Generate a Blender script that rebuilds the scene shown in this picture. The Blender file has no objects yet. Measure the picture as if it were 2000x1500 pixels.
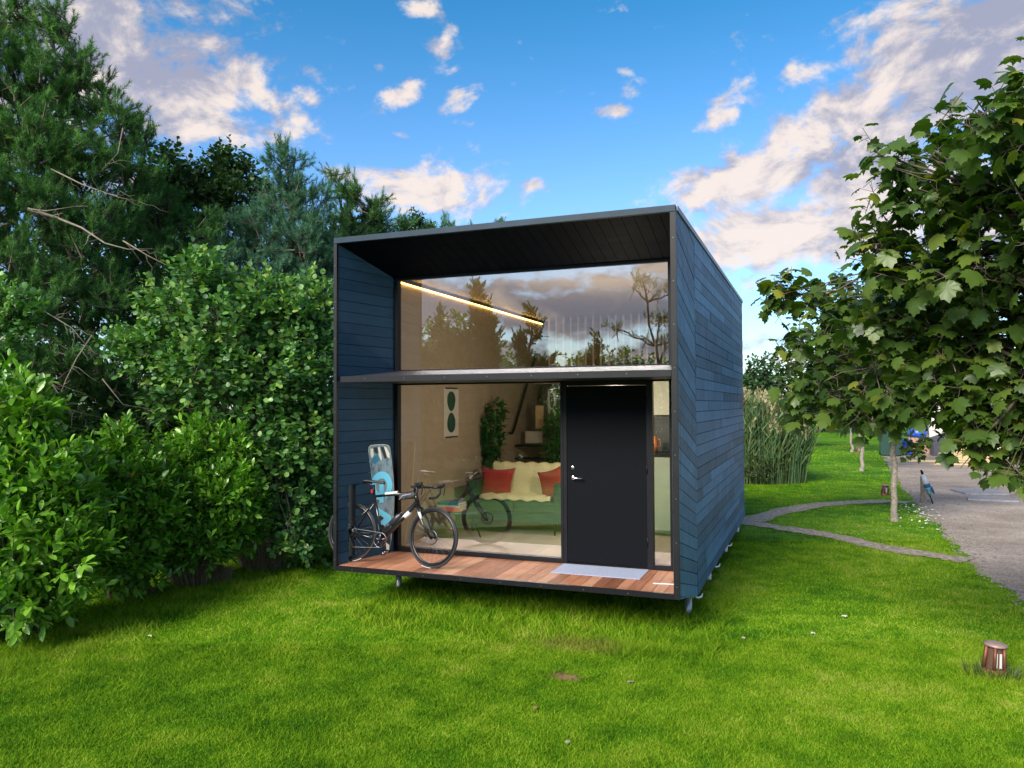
import bpy, bmesh, math, random
import numpy as np
from mathutils import Vector, Matrix
RNG = np.random.default_rng(7); random.seed(7)
R = math.radians
S = bpy.context.scene
ZG = -0.423                      # ground level; z = 0 is the underside of the cabin's front lip

# ------------------------------------------------------------------ camera
CAM = np.array([5.1137, -7.4760, 1.8694])
def axes():
    y, p, r = R(21.3496), R(1.5545), R(0.2786)
    fw = np.array([-math.sin(y)*math.cos(p), math.cos(y)*math.cos(p), math.sin(p)])
    rt = np.array([math.cos(y), math.sin(y), 0.0]); up = np.cross(rt, fw)
    return fw, rt*math.cos(r)-up*math.sin(r), up*math.cos(r)+rt*math.sin(r)
FW, RT, UP = axes()
FPX = 1504.0
cd = bpy.data.cameras.new("camera"); cam = bpy.data.objects.new("camera", cd)
S.collection.objects.link(cam)
cam.matrix_world = Matrix(((RT[0], UP[0], -FW[0], CAM[0]), (RT[1], UP[1], -FW[1], CAM[1]),
                           (RT[2], UP[2], -FW[2], CAM[2]), (0, 0, 0, 1)))
cd.sensor_width = 36; cd.lens = 36*FPX/2000; cd.clip_start = 0.05; cd.clip_end = 2000
S.camera = cam
S.view_settings.view_transform = 'Standard'; S.view_settings.look = 'None'
S.view_settings.exposure = 1.0; S.view_settings.gamma = 1.0

def ray(x, y): return FW + (x-1000)/FPX*RT - (y-750)/FPX*UP
def on(x, y, ax, val):
    d = ray(x, y); return CAM + (val-CAM[ax])/d[ax]*d
def at(x, y, depth): return CAM + depth*ray(x, y)
def gp(x, y): return on(x, y, 2, ZG)

# ------------------------------------------------------------------ sun + world
SUN_AZ, SUN_EL = R(195), R(32)        # azimuth from +Y clockwise: behind and left of the camera
sdir = Vector((math.sin(SUN_AZ)*math.cos(SUN_EL), math.cos(SUN_AZ)*math.cos(SUN_EL), math.sin(SUN_EL)))
sl = bpy.data.lights.new("sun", 'SUN'); sl.energy = 3.4; sl.angle = R(30); sl.color = (1, .93, .82)
so = bpy.data.objects.new("sun", sl); S.collection.objects.link(so)
so.rotation_euler = sdir.to_track_quat('Z', 'Y').to_euler()

W = bpy.data.worlds.new("World"); S.world = W; W.use_nodes = True
nt = W.node_tree; nt.nodes.clear(); L = nt.links
def N(t, **k):
    n = nt.nodes.new(t)
    for a, b in k.items(): setattr(n, a, b)
    return n
def mth(op, a, b=None, c=None, clamp=False):
    n = N('ShaderNodeMath', operation=op); n.use_clamp = clamp
    for i, v in enumerate((a, b, c)):
        if v is None: continue
        if isinstance(v, (int, float)): n.inputs[i].default_value = v
        else: L.new(v, n.inputs[i])
    return n.outputs[0]
tc = N('ShaderNodeTexCoord'); sx = N('ShaderNodeSeparateXYZ'); L.new(tc.outputs['Generated'], sx.inputs[0])
az = mth('ARCTAN2', sx.outputs[0], sx.outputs[1]); el = mth('ARCSINE', sx.outputs[2])
AE = N('ShaderNodeCombineXYZ'); L.new(az, AE.inputs[0]); L.new(el, AE.inputs[1])
def smooth(v, a, b, lo=0.0, hi=1.0):
    n = N('ShaderNodeMapRange', interpolation_type='SMOOTHSTEP'); L.new(v, n.inputs[0])
    for i, q in enumerate((a, b, lo, hi)): n.inputs[i+1].default_value = q
    return n.outputs[0]
def noise(vec, scale, detail=6, rough=.55, dist=0.0):
    n = N('ShaderNodeTexNoise'); L.new(vec, n.inputs['Vector']); n.inputs['Scale'].default_value = scale
    n.inputs['Detail'].default_value = detail; n.inputs['Roughness'].default_value = rough
    n.inputs['Distortion'].default_value = dist
    return n.outputs['Fac']
def pxae(x, y):
    d = ray(x, y); d = d/np.linalg.norm(d); return math.atan2(d[0], d[1]), math.asin(d[2])
def blob(x, y, rx, ry, ang, amp, back=False):       # a cloud bank centred on a fixed direction of the sky
    a, e = pxae(x, y); a = math.copysign(math.pi, a)-a if back else a; m = N('ShaderNodeMapping', vector_type='TEXTURE'); L.new(AE.outputs[0], m.inputs[0])
    m.inputs['Location'].default_value = (a, e, 0); m.inputs['Rotation'].default_value = (0, 0, R(ang))
    m.inputs['Scale'].default_value = (rx/FPX, ry/FPX, 1)
    v = N('ShaderNodeVectorMath', operation='LENGTH'); L.new(m.outputs[0], v.inputs[0])
    return smooth(v.outputs['Value'], 0.0, 1.7, amp, 0.0)
def field(bl):
    o = None
    for b in bl:
        q = blob(*b); o = q if o is None else mth('MAXIMUM', o, q)
    return o
BRIGHT = [(395,225,110,42,-15,.95),(540,205,150,38,-32,.95),(566,262,95,30,8,.95),(765,197,66,26,28,1.0),
 (842,378,175,60,3,1.2),(700,338,80,26,0,.9),(890,200,52,22,25,.8),(850,78,52,40,-30,.72),(830,16,50,24,0,.75),(1197,216,38,16,0,.95),
 (1240,170,48,22,0,.72),(1225,143,26,12,0,.7),(1030,358,42,18,5,.85),(1435,190,80,52,-20,.8),(1420,222,60,26,0,.85),(742,130,24,14,0,.8),
 (1500,330,210,64,17,1.45),(1560,455,270,76,6,1.5),(1860,330,190,90,10,1.0),(1740,60,220,60,28,.92),(1560,150,100,30,15,.85),
 (1620,230,190,70,35,1.15),(600,190,40,22,-20,.8),(690,275,26,10,0,.7),(785,262,24,10,0,.65),(1530,700,160,30,0,.8),(740,302,34,12,0,.7),(905,240,30,12,0,.6),(1110,300,20,8,0,.5),
 (1060,560,130,24,0,1.3,True),(1200,555,90,22,8,1.2,True),(1290,520,70,26,0,1.2,True),(1260,640,60,20,0,1.0,True),(880,520,70,24,0,1.0,True)]
GREY = [(210,110,290,210,-15,1.15),(330,200,150,90,-30,1.05),(430,20,180,45,0,.8),(1830,200,330,150,22,1.2),(1700,330,220,110,10,1.05),(1650,470,190,40,0,.8),
 (1500,675,180,34,0,.75),(2250,300,400,300,0,1.2),(-150,150,300,350,0,1.1),(1900,130,260,170,20,1.3),(1150,610,260,60,0,1.5,True),(900,600,200,60,0,1.3,True),(1330,560,120,60,0,1.2,True)]
FB = field(BRIGHT); FG = field(GREY)
mp = N('ShaderNodeMapping'); L.new(AE.outputs[0], mp.inputs[0]); mp.inputs['Scale'].default_value = (1, 1.5, 1); mp.inputs['Rotation'].default_value = (0, 0, R(-14))
n1 = noise(mp.outputs[0], 9, 9, .6, .35); n2 = noise(mp.outputs[0], 30, 6, .6, .2); n3 = noise(mp.outputs[0], 3.2, 5, .55, .3)
# elsewhere in the sky (behind the viewer): broken cloud
away = smooth(mth('ABSOLUTE', mth('ADD', az, R(21))), R(45), R(62))
FA = mth('MULTIPLY', away, smooth(n3, .38, .56, 0.0, 1.05))
base = mth('MAXIMUM', mth('MAXIMUM', FB, FG), FA)
nn = mth('ADD', mth('MULTIPLY', mth('SUBTRACT', n1, .5), 3.0), mth('MULTIPLY', mth('SUBTRACT', n2, .5), 1.6))
dens = mth('ADD', base, nn)
mask = smooth(dens, .36, 1.08)
lowf = smooth(el, R(-1), R(5)); 
mo = N('ShaderNodeMapping'); L.new(mp.outputs[0], mo.inputs[0]); mo.inputs['Location'].default_value = (.010, -.022, 0)
n1b = noise(mo.outputs[0], 9, 9, .6, .35)      # the same cloud field a little nearer the light: rims catch it, bases stay grey
lit = mth('ADD', mth('ADD', mth('MULTIPLY', FB, .62), mth('MULTIPLY', mth('SUBTRACT', n1, n1b), 5.0)), mth('MULTIPLY', FG, -.25))
lit = mth('ADD', lit, mth('MULTIPLY', mth('SUBTRACT', n1, .5), .9))
lit = mth('ADD', lit, mth('MULTIPLY', away, -.05))
litf = smooth(lit, -.35, .95)
sky = N('ShaderNodeTexSky', sky_type='NISHITA'); sky.sun_disc = False
sky.sun_elevation = SUN_EL; sky.sun_rotation = SUN_AZ
sky.air_density = 1.15; sky.dust_density = .4; sky.ozone_density = 2.2
hs = N('ShaderNodeHueSaturation'); hs.inputs['Saturation'].default_value = 1.12; hs.inputs['Value'].default_value = 1.0
L.new(sky.outputs[0], hs.inputs['Color'])
cc = N('ShaderNodeMix', data_type='RGBA'); L.new(litf, cc.inputs[0])
cc.inputs[6].default_value = (2.15, 2.2, 2.85, 1); cc.inputs[7].default_value = (5.3, 4.6, 4.15, 1)
mx = N('ShaderNodeMix', data_type='RGBA'); L.new(mth('MULTIPLY', mask, .94), mx.inputs[0])
ti = N('ShaderNodeMix', data_type='RGBA'); ti.blend_type = 'MULTIPLY'; ti.inputs[0].default_value = 1
tf = N('ShaderNodeMix', data_type='RGBA'); L.new(smooth(el, R(12), R(32)), tf.inputs[0])
tf.inputs[6].default_value = (.78, .98, 1.22, 1); tf.inputs[7].default_value = (.22, .80, .98, 1)
L.new(hs.outputs[0], ti.inputs[6]); L.new(tf.outputs[2], ti.inputs[7])
L.new(ti.outputs[2], mx.inputs[6]); L.new(cc.outputs[2], mx.inputs[7])
bg = N('ShaderNodeBackground'); bg.inputs[1].default_value = 0.094; L.new(mx.outputs[2], bg.inputs[0])
wo = N('ShaderNodeOutputWorld'); L.new(bg.outputs[0], wo.inputs[0])

# ------------------------------------------------------------------ helpers
COL = S.collection
def tag(o, label=None, cat=None, group=None, kind=None):
    if label: o['label'] = label
    if cat: o['category'] = cat
    if group: o['group'] = group
    if kind: o['kind'] = kind
    return o
def empty(name, loc, label, cat, group=None):
    o = bpy.data.objects.new(name, None); COL.objects.link(o); o.location = Vector([float(q) for q in loc])
    o.empty_display_size = .1
    return tag(o, label, cat, group)
def copy_tree(o, parent=None):
    c = o.copy(); COL.objects.link(c)
    if parent: c.parent = parent
    for ch in list(o.children): copy_tree(ch, c)
    return c
def fastmesh(name, V, polys, mat, parent=None, attr=None, smooth_=False, loc=None):
    """polys: array (n,k), or list of such arrays"""
    if not isinstance(polys, list): polys = [polys]
    me = bpy.data.meshes.new(name); V = np.asarray(V, np.float32)
    off = np.zeros(3, np.float32)
    if loc is not None: off = np.array(loc, np.float32)
    elif parent is not None: off = np.array(world_loc(parent), np.float32)
    V = V-off
    me.vertices.add(len(V)); me.vertices.foreach_set('co', V.ravel())
    li = np.concatenate([p.ravel() for p in polys]).astype(np.int32)
    tot = np.concatenate([np.full(len(p), p.shape[1]) for p in polys]).astype(np.int32)
    st = np.concatenate([[0], np.cumsum(tot)[:-1]]).astype(np.int32)
    me.loops.add(len(li)); me.loops.foreach_set('vertex_index', li)
    me.polygons.add(len(tot)); me.polygons.foreach_set('loop_start', st)
    try: me.polygons.foreach_set('loop_total', tot)
    except Exception: pass
    if smooth_: me.polygons.foreach_set('use_smooth', np.ones(len(tot), bool))
    if attr is not None:
        a = me.attributes.new('var', 'FLOAT', 'FACE'); a.data.foreach_set('value', np.asarray(attr, np.float32))
    me.update(calc_edges=True); me.validate()
    me.materials.append(mat)
    o = bpy.data.objects.new(name, me); COL.objects.link(o)
    if parent is not None: o.parent = parent
    if loc is not None: o.location = Vector([float(q) for q in (np.array(loc) - (np.array(world_loc(parent)) if parent is not None else 0))])
    return o
def world_loc(o):
    v = Vector((0, 0, 0))
    while o is not None: v += o.location; o = o.parent
    return v

class MB:
    """collects shapes (in world coordinates) into one mesh"""
    def __init__(s): s.V = []; s.F = []; s.A = []; s.sm = []
    def add(s, V, F, a=0.5, sm=False):
        n = len(s.V); s.V += [tuple(float(q) for q in v) for v in V]
        s.F += [tuple(i+n for i in f) for f in F]; s.A += [a]*len(F); s.sm += [sm]*len(F)
    def box(s, x0, x1, y0, y1, z0, z1, a=.5, M=None, bev=0.0):
        if bev > 0:
            bm = bmesh.new(); bmesh.ops.create_cube(bm, size=1)
            for v in bm.verts: v.co = Vector((x0+(v.co.x+.5)*(x1-x0), y0+(v.co.y+.5)*(y1-y0), z0+(v.co.z+.5)*(z1-z0)))
            bmesh.ops.bevel(bm, geom=bm.edges[:], offset=bev, segments=3, profile=.6, affect='EDGES')
            bm.verts.index_update()
            V = [v.co.copy() for v in bm.verts]; F = [[v.index for v in f.verts] for f in bm.faces]; bm.free()
            if M: V = [M @ v for v in V]
            s.add(V, F, a, bev > .015); return
        V = [Vector(v) for v in ((x0,y0,z0),(x1,y0,z0),(x1,y1,z0),(x0,y1,z0),(x0,y0,z1),(x1,y0,z1),(x1,y1,z1),(x0,y1,z1))]
        if M: V = [M @ v for v in V]
        s.add(V, [(0,3,2,1),(4,5,6,7),(0,1,5,4),(1,2,6,5),(2,3,7,6),(3,0,4,7)], a)
    def prism(s, P, ext, a=.5):
        """P: planar polygon 3D points, ext: extrusion vector"""
        n = len(P); e = Vector(ext); P = [Vector(p) for p in P]
        s.add(P+[p+e for p in P], [tuple(range(n))[::-1], tuple(range(n, 2*n))]+[(i, (i+1) % n, (i+1) % n+n, i+n) for i in range(n)], a)
    def tube(s, pts, rad, sides=8, a=.5, cap=True, sm=True):
        pts = [Vector([float(q) for q in p]) for p in pts]
        if isinstance(rad, (int, float)): rad = [rad]*len(pts)
        V = []; up = None
        for i, p in enumerate(pts):
            t = (pts[min(i+1, len(pts)-1)]-pts[max(i-1, 0)])
            t = t.normalized() if t.length > 1e-9 else Vector((0, 0, 1))
            if up is None:
                up = t.orthogonal().normalized()
            up = (up-t*up.dot(t)); up = up.normalized() if up.length > 1e-6 else t.orthogonal().normalized()
            w = t.cross(up)
            for k in range(sides):
                an = 2*math.pi*k/sides; V.append(p+(up*math.cos(an)+w*math.sin(an))*rad[i])
        F = []
        for i in range(len(pts)-1):
            for k in range(sides):
                q = (k+1) % sides; F.append((i*sides+k, i*sides+q, (i+1)*sides+q, (i+1)*sides+k))
        if cap: F += [tuple(range(sides))[::-1], tuple(range((len(pts)-1)*sides, len(pts)*sides))]
        s.add(V, F, a, sm)
    def lathe(s, prof, c=(0,0,0), seg=24, M=None, a=.5, sm=True):
        V = []; F = []
        for r, z in prof:
            for k in range(seg):
                an = 2*math.pi*k/seg; v = Vector((r*math.cos(an), r*math.sin(an), z))
                V.append(M @ v if M else v+Vector(c))
        for i in range(len(prof)-1):
            for k in range(seg):
                q = (k+1) % seg; F.append((i*seg+k, i*seg+q, (i+1)*seg+q, (i+1)*seg+k))
        s.add(V, F, a, sm)
    def torus(s, c, n, R1, r, seg=48, sides=10, a=.5, sq=1.0):
        n = Vector(n).normalized(); u = n.orthogonal().normalized(); w = n.cross(u); c = Vector(c); V = []; F = []
        for i in range(seg):
            an = 2*math.pi*i/seg; d = u*math.cos(an)+w*math.sin(an)
            for k in range(sides):
                b = 2*math.pi*k/sides; V.append(c+d*(R1+r*sq*math.cos(b))+n*(r*math.sin(b)))
        for i in range(seg):
            j = (i+1) % seg
            for k in range(sides):
                q = (k+1) % sides; F.append((i*sides+k, j*sides+k, j*sides+q, i*sides+q))
        s.add(V, F, a, True)
    def build(s, name, mat, parent=None, label=None):
        base = world_loc(parent) if parent is not None else Vector((0, 0, 0))
        me = bpy.data.meshes.new(name)
        me.from_pydata([tuple(Vector(v)-base) for v in s.V], [], s.F)
        at_ = me.attributes.new('var', 'FLOAT', 'FACE'); at_.data.foreach_set('value', s.A)
        me.polygons.foreach_set('use_smooth', s.sm)
        me.update(); me.materials.append(mat)
        o = bpy.data.objects.new(name, me); COL.objects.link(o)
        if parent is not None: o.parent = parent
        if label: o['label'] = label
        return o
def ground_obj(o, z=None): return o

# ------------------------------------------------------------------ materials
def new_mat(name):
    m = bpy.data.materials.new(name); m.use_nodes = True; t = m.node_tree
    return m, t, t.nodes['Principled BSDF']
def setp(b, **k):
    for a, v in k.items(): b.inputs[a.replace('_', ' ')].default_value = v
def c4(c): return (c[0], c[1], c[2], 1)
def ramp(t, fac, stops):
    r = t.nodes.new('ShaderNodeValToRGB'); t.links.new(fac, r.inputs[0])
    e = r.color_ramp.elements
    while len(e) < len(stops): e.new(.5)
    for q, (p, c) in zip(e, stops): q.position = p; q.color = c4(c)
    return r.outputs[0]
def tnoise(t, scale, detail=4, rough=.6, vec=None, stretch=None, rot=None, dist=0):
    n = t.nodes.new('ShaderNodeTexNoise'); n.inputs['Scale'].default_value = scale
    n.inputs['Detail'].default_value = detail; n.inputs['Roughness'].default_value = rough; n.inputs['Distortion'].default_value = dist
    if vec is None:
        tcn = t.nodes.new('ShaderNodeTexCoord'); vec = tcn.outputs['Object']
    if stretch or rot:
        m = t.nodes.new('ShaderNodeMapping'); t.links.new(vec, m.inputs[0]); vec = m.outputs[0]
        if stretch: m.inputs['Scale'].default_value = stretch
        if rot: m.inputs['Rotation'].default_value = rot
    t.links.new(vec, n.inputs['Vector']); return n.outputs['Fac']
def bump(t, b, h, strength=.3, dist=.01):
    n = t.nodes.new('ShaderNodeBump'); n.inputs['Strength'].default_value = strength; n.inputs['Distance'].default_value = dist
    t.links.new(h, n.inputs['Height']); t.links.new(n.outputs[0], b.inputs['Normal'])
def mixc(t, f, a, b, mode='MIX'):
    n = t.nodes.new('ShaderNodeMix'); n.data_type = 'RGBA'; n.blend_type = mode
    for i, v in ((0, f), (6, a), (7, b)):
        if isinstance(v, (int, float)): n.inputs[i].default_value = v
        elif isinstance(v, tuple): n.inputs[i].default_value = c4(v)
        else: t.links.new(v, n.inputs[i])
    return n.outputs[2]
def tm(t, op, a, b=None, clamp=False):
    n = t.nodes.new('ShaderNodeMath'); n.operation = op; n.use_clamp = clamp
    for i, v in enumerate((a, b)):
        if v is None: continue
        if isinstance(v, (int, float)): n.inputs[i].default_value = v
        else: t.links.new(v, n.inputs[i])
    return n.outputs[0]
def attr(t):
    n = t.nodes.new('ShaderNodeAttribute'); n.attribute_name = 'var'; return n.outputs['Fac']
def simple(name, col, rough=.5, metal=0.0, nscale=None, namp=.25, bumpd=0, spec=None, coat=0):
    m, t, b = new_mat(name); setp(b, Roughness=rough, Metallic=metal); b.inputs['Base Color'].default_value = c4(col)
    if coat: b.inputs['Coat Weight'].default_value = coat
    if nscale:
        f = tnoise(t, nscale); lo = tuple(c*(1-namp) for c in col); hi = tuple(min(1, c*(1+namp)) for c in col)
        t.links.new(ramp(t, f, [(.3, lo), (.7, hi)]), b.inputs['Base Color'])
        if bumpd: bump(t, b, f, .4, bumpd)
    return m
def wood_mat(name, lo, hi, stretch, rough=.6, vara=.5, bumpd=.002, streak=30, rot=None, extra=None):
    """board timber: grain noise stretched along the boards, each board's own tone from the 'var' attribute"""
    m, t, b = new_mat(name)
    f = tnoise(t, streak, 5, .65, stretch=stretch, rot=rot); g = tnoise(t, 3, 3, .5)
    a = attr(t)
    s = tm(t, 'ADD', tm(t, 'MULTIPLY', f, .55), tm(t, 'MULTIPLY', g, .3)); s = tm(t, 'ADD', s, tm(t, 'MULTIPLY', tm(t, 'SUBTRACT', a, .5), vara), True)
    col = ramp(t, s, [(.2, lo), (.7, hi)])
    if 'cladding side' in name:      # weathering: run marks down the wall and paler worn blotches
        w1 = tnoise(t, 5, 4, .7, stretch=(1, 3.2, .35)); w2 = tnoise(t, 22, 4, .75, stretch=(1, 1, .8))
        col = mixc(t, .8, col, ramp(t, w1, [(.35, (.62,.64,.68)), (.65, (1.25,1.22,1.18))]), 'MULTIPLY')
        col = mixc(t, .6, col, ramp(t, w2, [(.35, (.7,.7,.72)), (.68, (1.35,1.32,1.28))]), 'MULTIPLY')
    t.links.new(col, b.inputs['Base Color'])
    t.links.new(tm(t, 'ADD', tm(t, 'MULTIPLY', f, .3), rough-.15), b.inputs['Roughness'])
    bump(t, b, f, .5, bumpd)
    return m
M = {}
M['clad_side'] = wood_mat('stained sky-lit cladding side', (.024,.08,.165), (.105,.285,.53), (1, .09, 1.6), .55, .32, .002, 34)  # same stained boards as the recess, sky light put into this paler blue
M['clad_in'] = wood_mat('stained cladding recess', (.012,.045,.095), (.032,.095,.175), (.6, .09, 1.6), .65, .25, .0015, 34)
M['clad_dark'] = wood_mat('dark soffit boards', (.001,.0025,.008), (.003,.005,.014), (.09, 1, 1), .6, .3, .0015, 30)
M['trim'] = simple('charcoal metal trim', (.010,.0105,.014), .45, .1, 6, .2)
M['trim_top'] = simple('blue grey capping', (.014,.032,.055), .5, .0, 5, .25)
M['black'] = simple('black frame', (.008,.008,.011), .45, 0, 9, .2)
for k_ in (): pass
M['door'] = simple('charcoal door', (.0025,.0035,.006), .7, 0, 30, .15, .0006)
M['trim_top'].node_tree.nodes['Principled BSDF'].inputs['Specular IOR Level'].default_value = .25
M['gap'] = simple('dark gap', (.006,.008,.012), .9)
for k_, v_ in (('door', .12), ('black', .2), ('trim', .3), ('clad_dark', .05), ('clad_in', .2), ('clad_side', .3)): M[k_].node_tree.nodes['Principled BSDF'].inputs['Specular IOR Level'].default_value = v_
M['steel'] = simple('galvanised steel', (.50,.52,.55), .42, .8, 14, .2)
M['chrome'] = simple('polished metal', (.75,.75,.76), .18, 1)
M['screw'] = simple('screw head', (.10,.10,.11), .45, .6)
M['canopy'] = simple('canopy metal', (.03,.03,.048), .5, 0, 5, .2)
M['ply'] = wood_mat('birch plywood', (.36,.285,.205), (.50,.405,.30), (1, .12, 1), .5, .3, .0005, 14)
M['plyfloor'] = wood_mat('pale oak floor', (.42,.36,.30), (.62,.55,.47), (.15, 1, 1), .4, .35, .0006, 16)
def deck_mat():
    m, t, b = new_mat('reddish hardwood decking')
    f = tnoise(t, 30, 5, .65, stretch=(1.2, .12, 1)); g = tnoise(t, 1.3, 3, .5); a = attr(t)
    s = tm(t, 'ADD', tm(t, 'MULTIPLY', f, .6), tm(t, 'MULTIPLY', tm(t, 'SUBTRACT', a, .5), .75)); s = tm(t, 'ADD', s, .18, True)
    col = ramp(t, s, [(.15, (.32,.13,.07)), (.5, (.62,.29,.165)), (.85, (.78,.48,.31))])
    # rain-darkened stains
    st = ramp(t, g, [(.42, (1,1,1)), (.62, (.62,.55,.5))])
    t.links.new(mixc(t, .7, col, st, 'MULTIPLY'), b.inputs['Base Color'])
    setp(b, Roughness=.5); bump(t, b, f, .4, .001)
    return m
M['deck'] = deck_mat()
def leaf_mat(name, stops, rough=.45, transl=.28, tint=(.5,.9,.12), spec=.5):
    m, t, b = new_mat(name); a = attr(t)
    col = ramp(t, a, stops); t.links.new(col, b.inputs['Base Color']); setp(b, Roughness=rough)
    b.inputs['Specular IOR Level'].default_value = spec
    tr = t.nodes.new('ShaderNodeBsdfTranslucent')
    t.links.new(mixc(t, 1.0, mixc(t, .5, col, (1,1,1), 'MULTIPLY'), (1.3*tint[0]*2, 1.3*tint[1]*1.5, tint[2]*2), 'MULTIPLY'), tr.inputs[0])
    ms = t.nodes.new('ShaderNodeMixShader'); ms.inputs[0].default_value = transl
    t.links.new(b.outputs[0], ms.inputs[1]); t.links.new(tr.outputs[0], ms.inputs[2])
    t.links.new(ms.outputs[0], t.nodes['Material Output'].inputs[0])
    return m
M['laurel'] = leaf_mat('laurel leaf', [(0,(.05,.14,.015)),(.5,(.11,.28,.025)),(.85,(.22,.42,.04)),(.97,(.15,.30,.04)),(1,(.6,.30,.02))], .33, .2, spec=.6)
M['alder'] = leaf_mat('alder leaf', [(0,(.045,.12,.04)),(.5,(.10,.24,.07)),(.85,(.22,.38,.09)),(1,(.28,.34,.07))], .42, .22)
M['maple'] = leaf_mat('maple leaf', [(0,(.028,.06,.013)),(.45,(.065,.12,.02)),(.8,(.12,.175,.026)),(1,(.24,.25,.035))], .40, .32)
M['pine'] = leaf_mat('pine needle', [(0,(.03,.085,.028)),(.5,(.075,.185,.06)),(.85,(.15,.29,.08)),(1,(.24,.33,.09))], .6, .22, spec=.12)
M['pineblue'] = leaf_mat('bluish pine needle', [(0,(.035,.095,.06)),(.5,(.08,.19,.12)),(1,(.15,.28,.17))], .6, .18, spec=.12)
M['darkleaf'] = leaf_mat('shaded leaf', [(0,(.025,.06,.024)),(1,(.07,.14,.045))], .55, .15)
M['bush'] = leaf_mat('mixed bush leaf', [(0,(.03,.06,.015)),(.6,(.06,.11,.03)),(1,(.14,.16,.04))], .5, .2)
M['reed'] = leaf_mat('reed', [(0,(.05,.11,.045)),(.5,(.11,.20,.08)),(.78,(.22,.24,.10)),(1,(.42,.33,.22))], .6, .2)
M['houseplant'] = leaf_mat('house plant leaf', [(0,(.02,.08,.015)),(1,(.06,.2,.03))], .35, .2)
M['straw'] = leaf_mat('dry grass', [(0,(.16,.11,.07)),(.6,(.28,.20,.14)),(1,(.42,.33,.23))], .8, .2)
M['bark'] = simple('brown bark', (.11,.085,.065), .85, 0, 22, .5, .01)
M['slat'] = simple('pale slat', (.62,.52,.40), .5, 0, 6, .1)
M['barkgrey'] = simple('grey smooth bark', (.26,.22,.18), .8, 0, 26, .45, .006)
M['deadwood'] = simple('bare grey twig', (.20,.165,.13), .8, 0, 18, .3)
def lawn_mat(blade=False):
    m, t, b = new_mat('lawn grass' if blade else 'lawn ground')
    g = t.nodes.new('ShaderNodeNewGeometry'); P = g.outputs['Position']
    big = tnoise(t, .55, 3, .5, vec=P); mid = tnoise(t, 2.6, 5, .65, vec=P); fin = tnoise(t, 38, 3, .7, vec=P)
    s = tm(t, 'ADD', tm(t, 'ADD', tm(t, 'MULTIPLY', big, .75), tm(t, 'MULTIPLY', mid, .85)), -.22)
    if blade:
        s = tm(t, 'ADD', s, tm(t, 'MULTIPLY', tm(t, 'SUBTRACT', attr(t), .5), .34)); k = 1.12
        lo, mi, hi, yl = (.05,.145,.006), (.13,.28,.009), (.26,.39,.018), (.42,.43,.10)
    else:
        s = tm(t, 'ADD', s, tm(t, 'MULTIPLY', tm(t, 'SUBTRACT', fin, .5), .8)); k = 1
        lo, mi, hi, yl = (.022,.085,.003), (.06,.18,.004), (.13,.27,.006), (.22,.27,.04)
    col = ramp(t, s, [(.30, lo), (.52, mi), (.72, hi), (.95, yl)])
    # worn patches: dry turf and two bare spots
    sp = t.nodes.new('ShaderNodeSeparateXYZ'); t.links.new(P, sp.inputs[0])
    def patch(cx, cy, rx, ry, soft=.6, fa=.9):
        dx = tm(t, 'DIVIDE', tm(t, 'SUBTRACT', sp.outputs[0], cx), rx); dy = tm(t, 'DIVIDE', tm(t, 'SUBTRACT', sp.outputs[1], cy), ry)
        d = tm(t, 'SQRT', tm(t, 'ADD', tm(t, 'MULTIPLY', dx, dx), tm(t, 'MULTIPLY', dy, dy)))
        d = tm(t, 'ADD', d, tm(t, 'MULTIPLY', tm(t, 'SUBTRACT', mid, .5), 1.8)); d = tm(t, 'ADD', d, tm(t, 'MULTIPLY', tm(t, 'SUBTRACT', fin, .5), fa*2.2))
        n = t.nodes.new('ShaderNodeMapRange'); t.links.new(d, n.inputs[0])
        for i, q in enumerate((soft, 1.15, 1.0, 0.0)): n.inputs[i+1].default_value = q
        return n.outputs[0]
    q1 = gp(1130, 1262); q2 = gp(1105, 1323)
    col = mixc(t, tm(t, 'MULTIPLY', patch(q1[0], q1[1], .50, .20), .42), col, (.24,.15,.06))
    col = mixc(t, patch(q2[0], q2[1], .12, .09, .5, 1.3), col, (.30,.17,.10))
    t.links.new(col, b.inputs['Base Color']); setp(b, Roughness=.75 if not blade else .6)
    b.inputs['Specular IOR Level'].default_value = .08
    if not blade: bump(t, b, fin, .8, .02)
    else:
        tr = t.nodes.new('ShaderNodeBsdfTranslucent'); t.links.new(col, tr.inputs[0])
        ms = t.nodes.new('ShaderNodeMixShader'); ms.inputs[0].default_value = .25
        t.links.new(b.outputs[0], ms.inputs[1]); t.links.new(tr.outputs[0], ms.inputs[2])
        t.links.new(ms.outputs[0], t.nodes['Material Output'].inputs[0])
    return m
M['lawn'] = lawn_mat(); M['blade'] = lawn_mat(True)
def gravel_mat():
    m, t, b = new_mat('gravel')
    g = t.nodes.new('ShaderNodeNewGeometry'); P = g.outputs['Position']
    v = t.nodes.new('ShaderNodeTexVoronoi'); v.inputs['Scale'].default_value = 34; t.links.new(P, v.inputs['Vector'])
    big = tnoise(t, .8, 4, .6, vec=P); fin = tnoise(t, 60, 3, .7, vec=P)
    s = tm(t, 'ADD', tm(t, 'MULTIPLY', big, .8), tm(t, 'MULTIPLY', fin, .35))
    c1 = ramp(t, s, [(.3, (.16,.12,.10)), (.55, (.35,.285,.235)), (.8, (.52,.44,.37))])
    c2 = ramp(t, v.outputs['Color'], [(0, (.45,.42,.42)), (1, (1.25,1.2,1.15))])
    t.links.new(mixc(t, .75, c1, c2, 'MULTIPLY'), b.inputs['Base Color']); setp(b, Roughness=.9)
    bump(t, b, v.outputs['Distance'], .7, .02)
    return m
M['gravel'] = gravel_mat()
M['dirt'] = simple('worn earth', (.33,.26,.205), .95, 0, 14, .6, .02)
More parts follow.
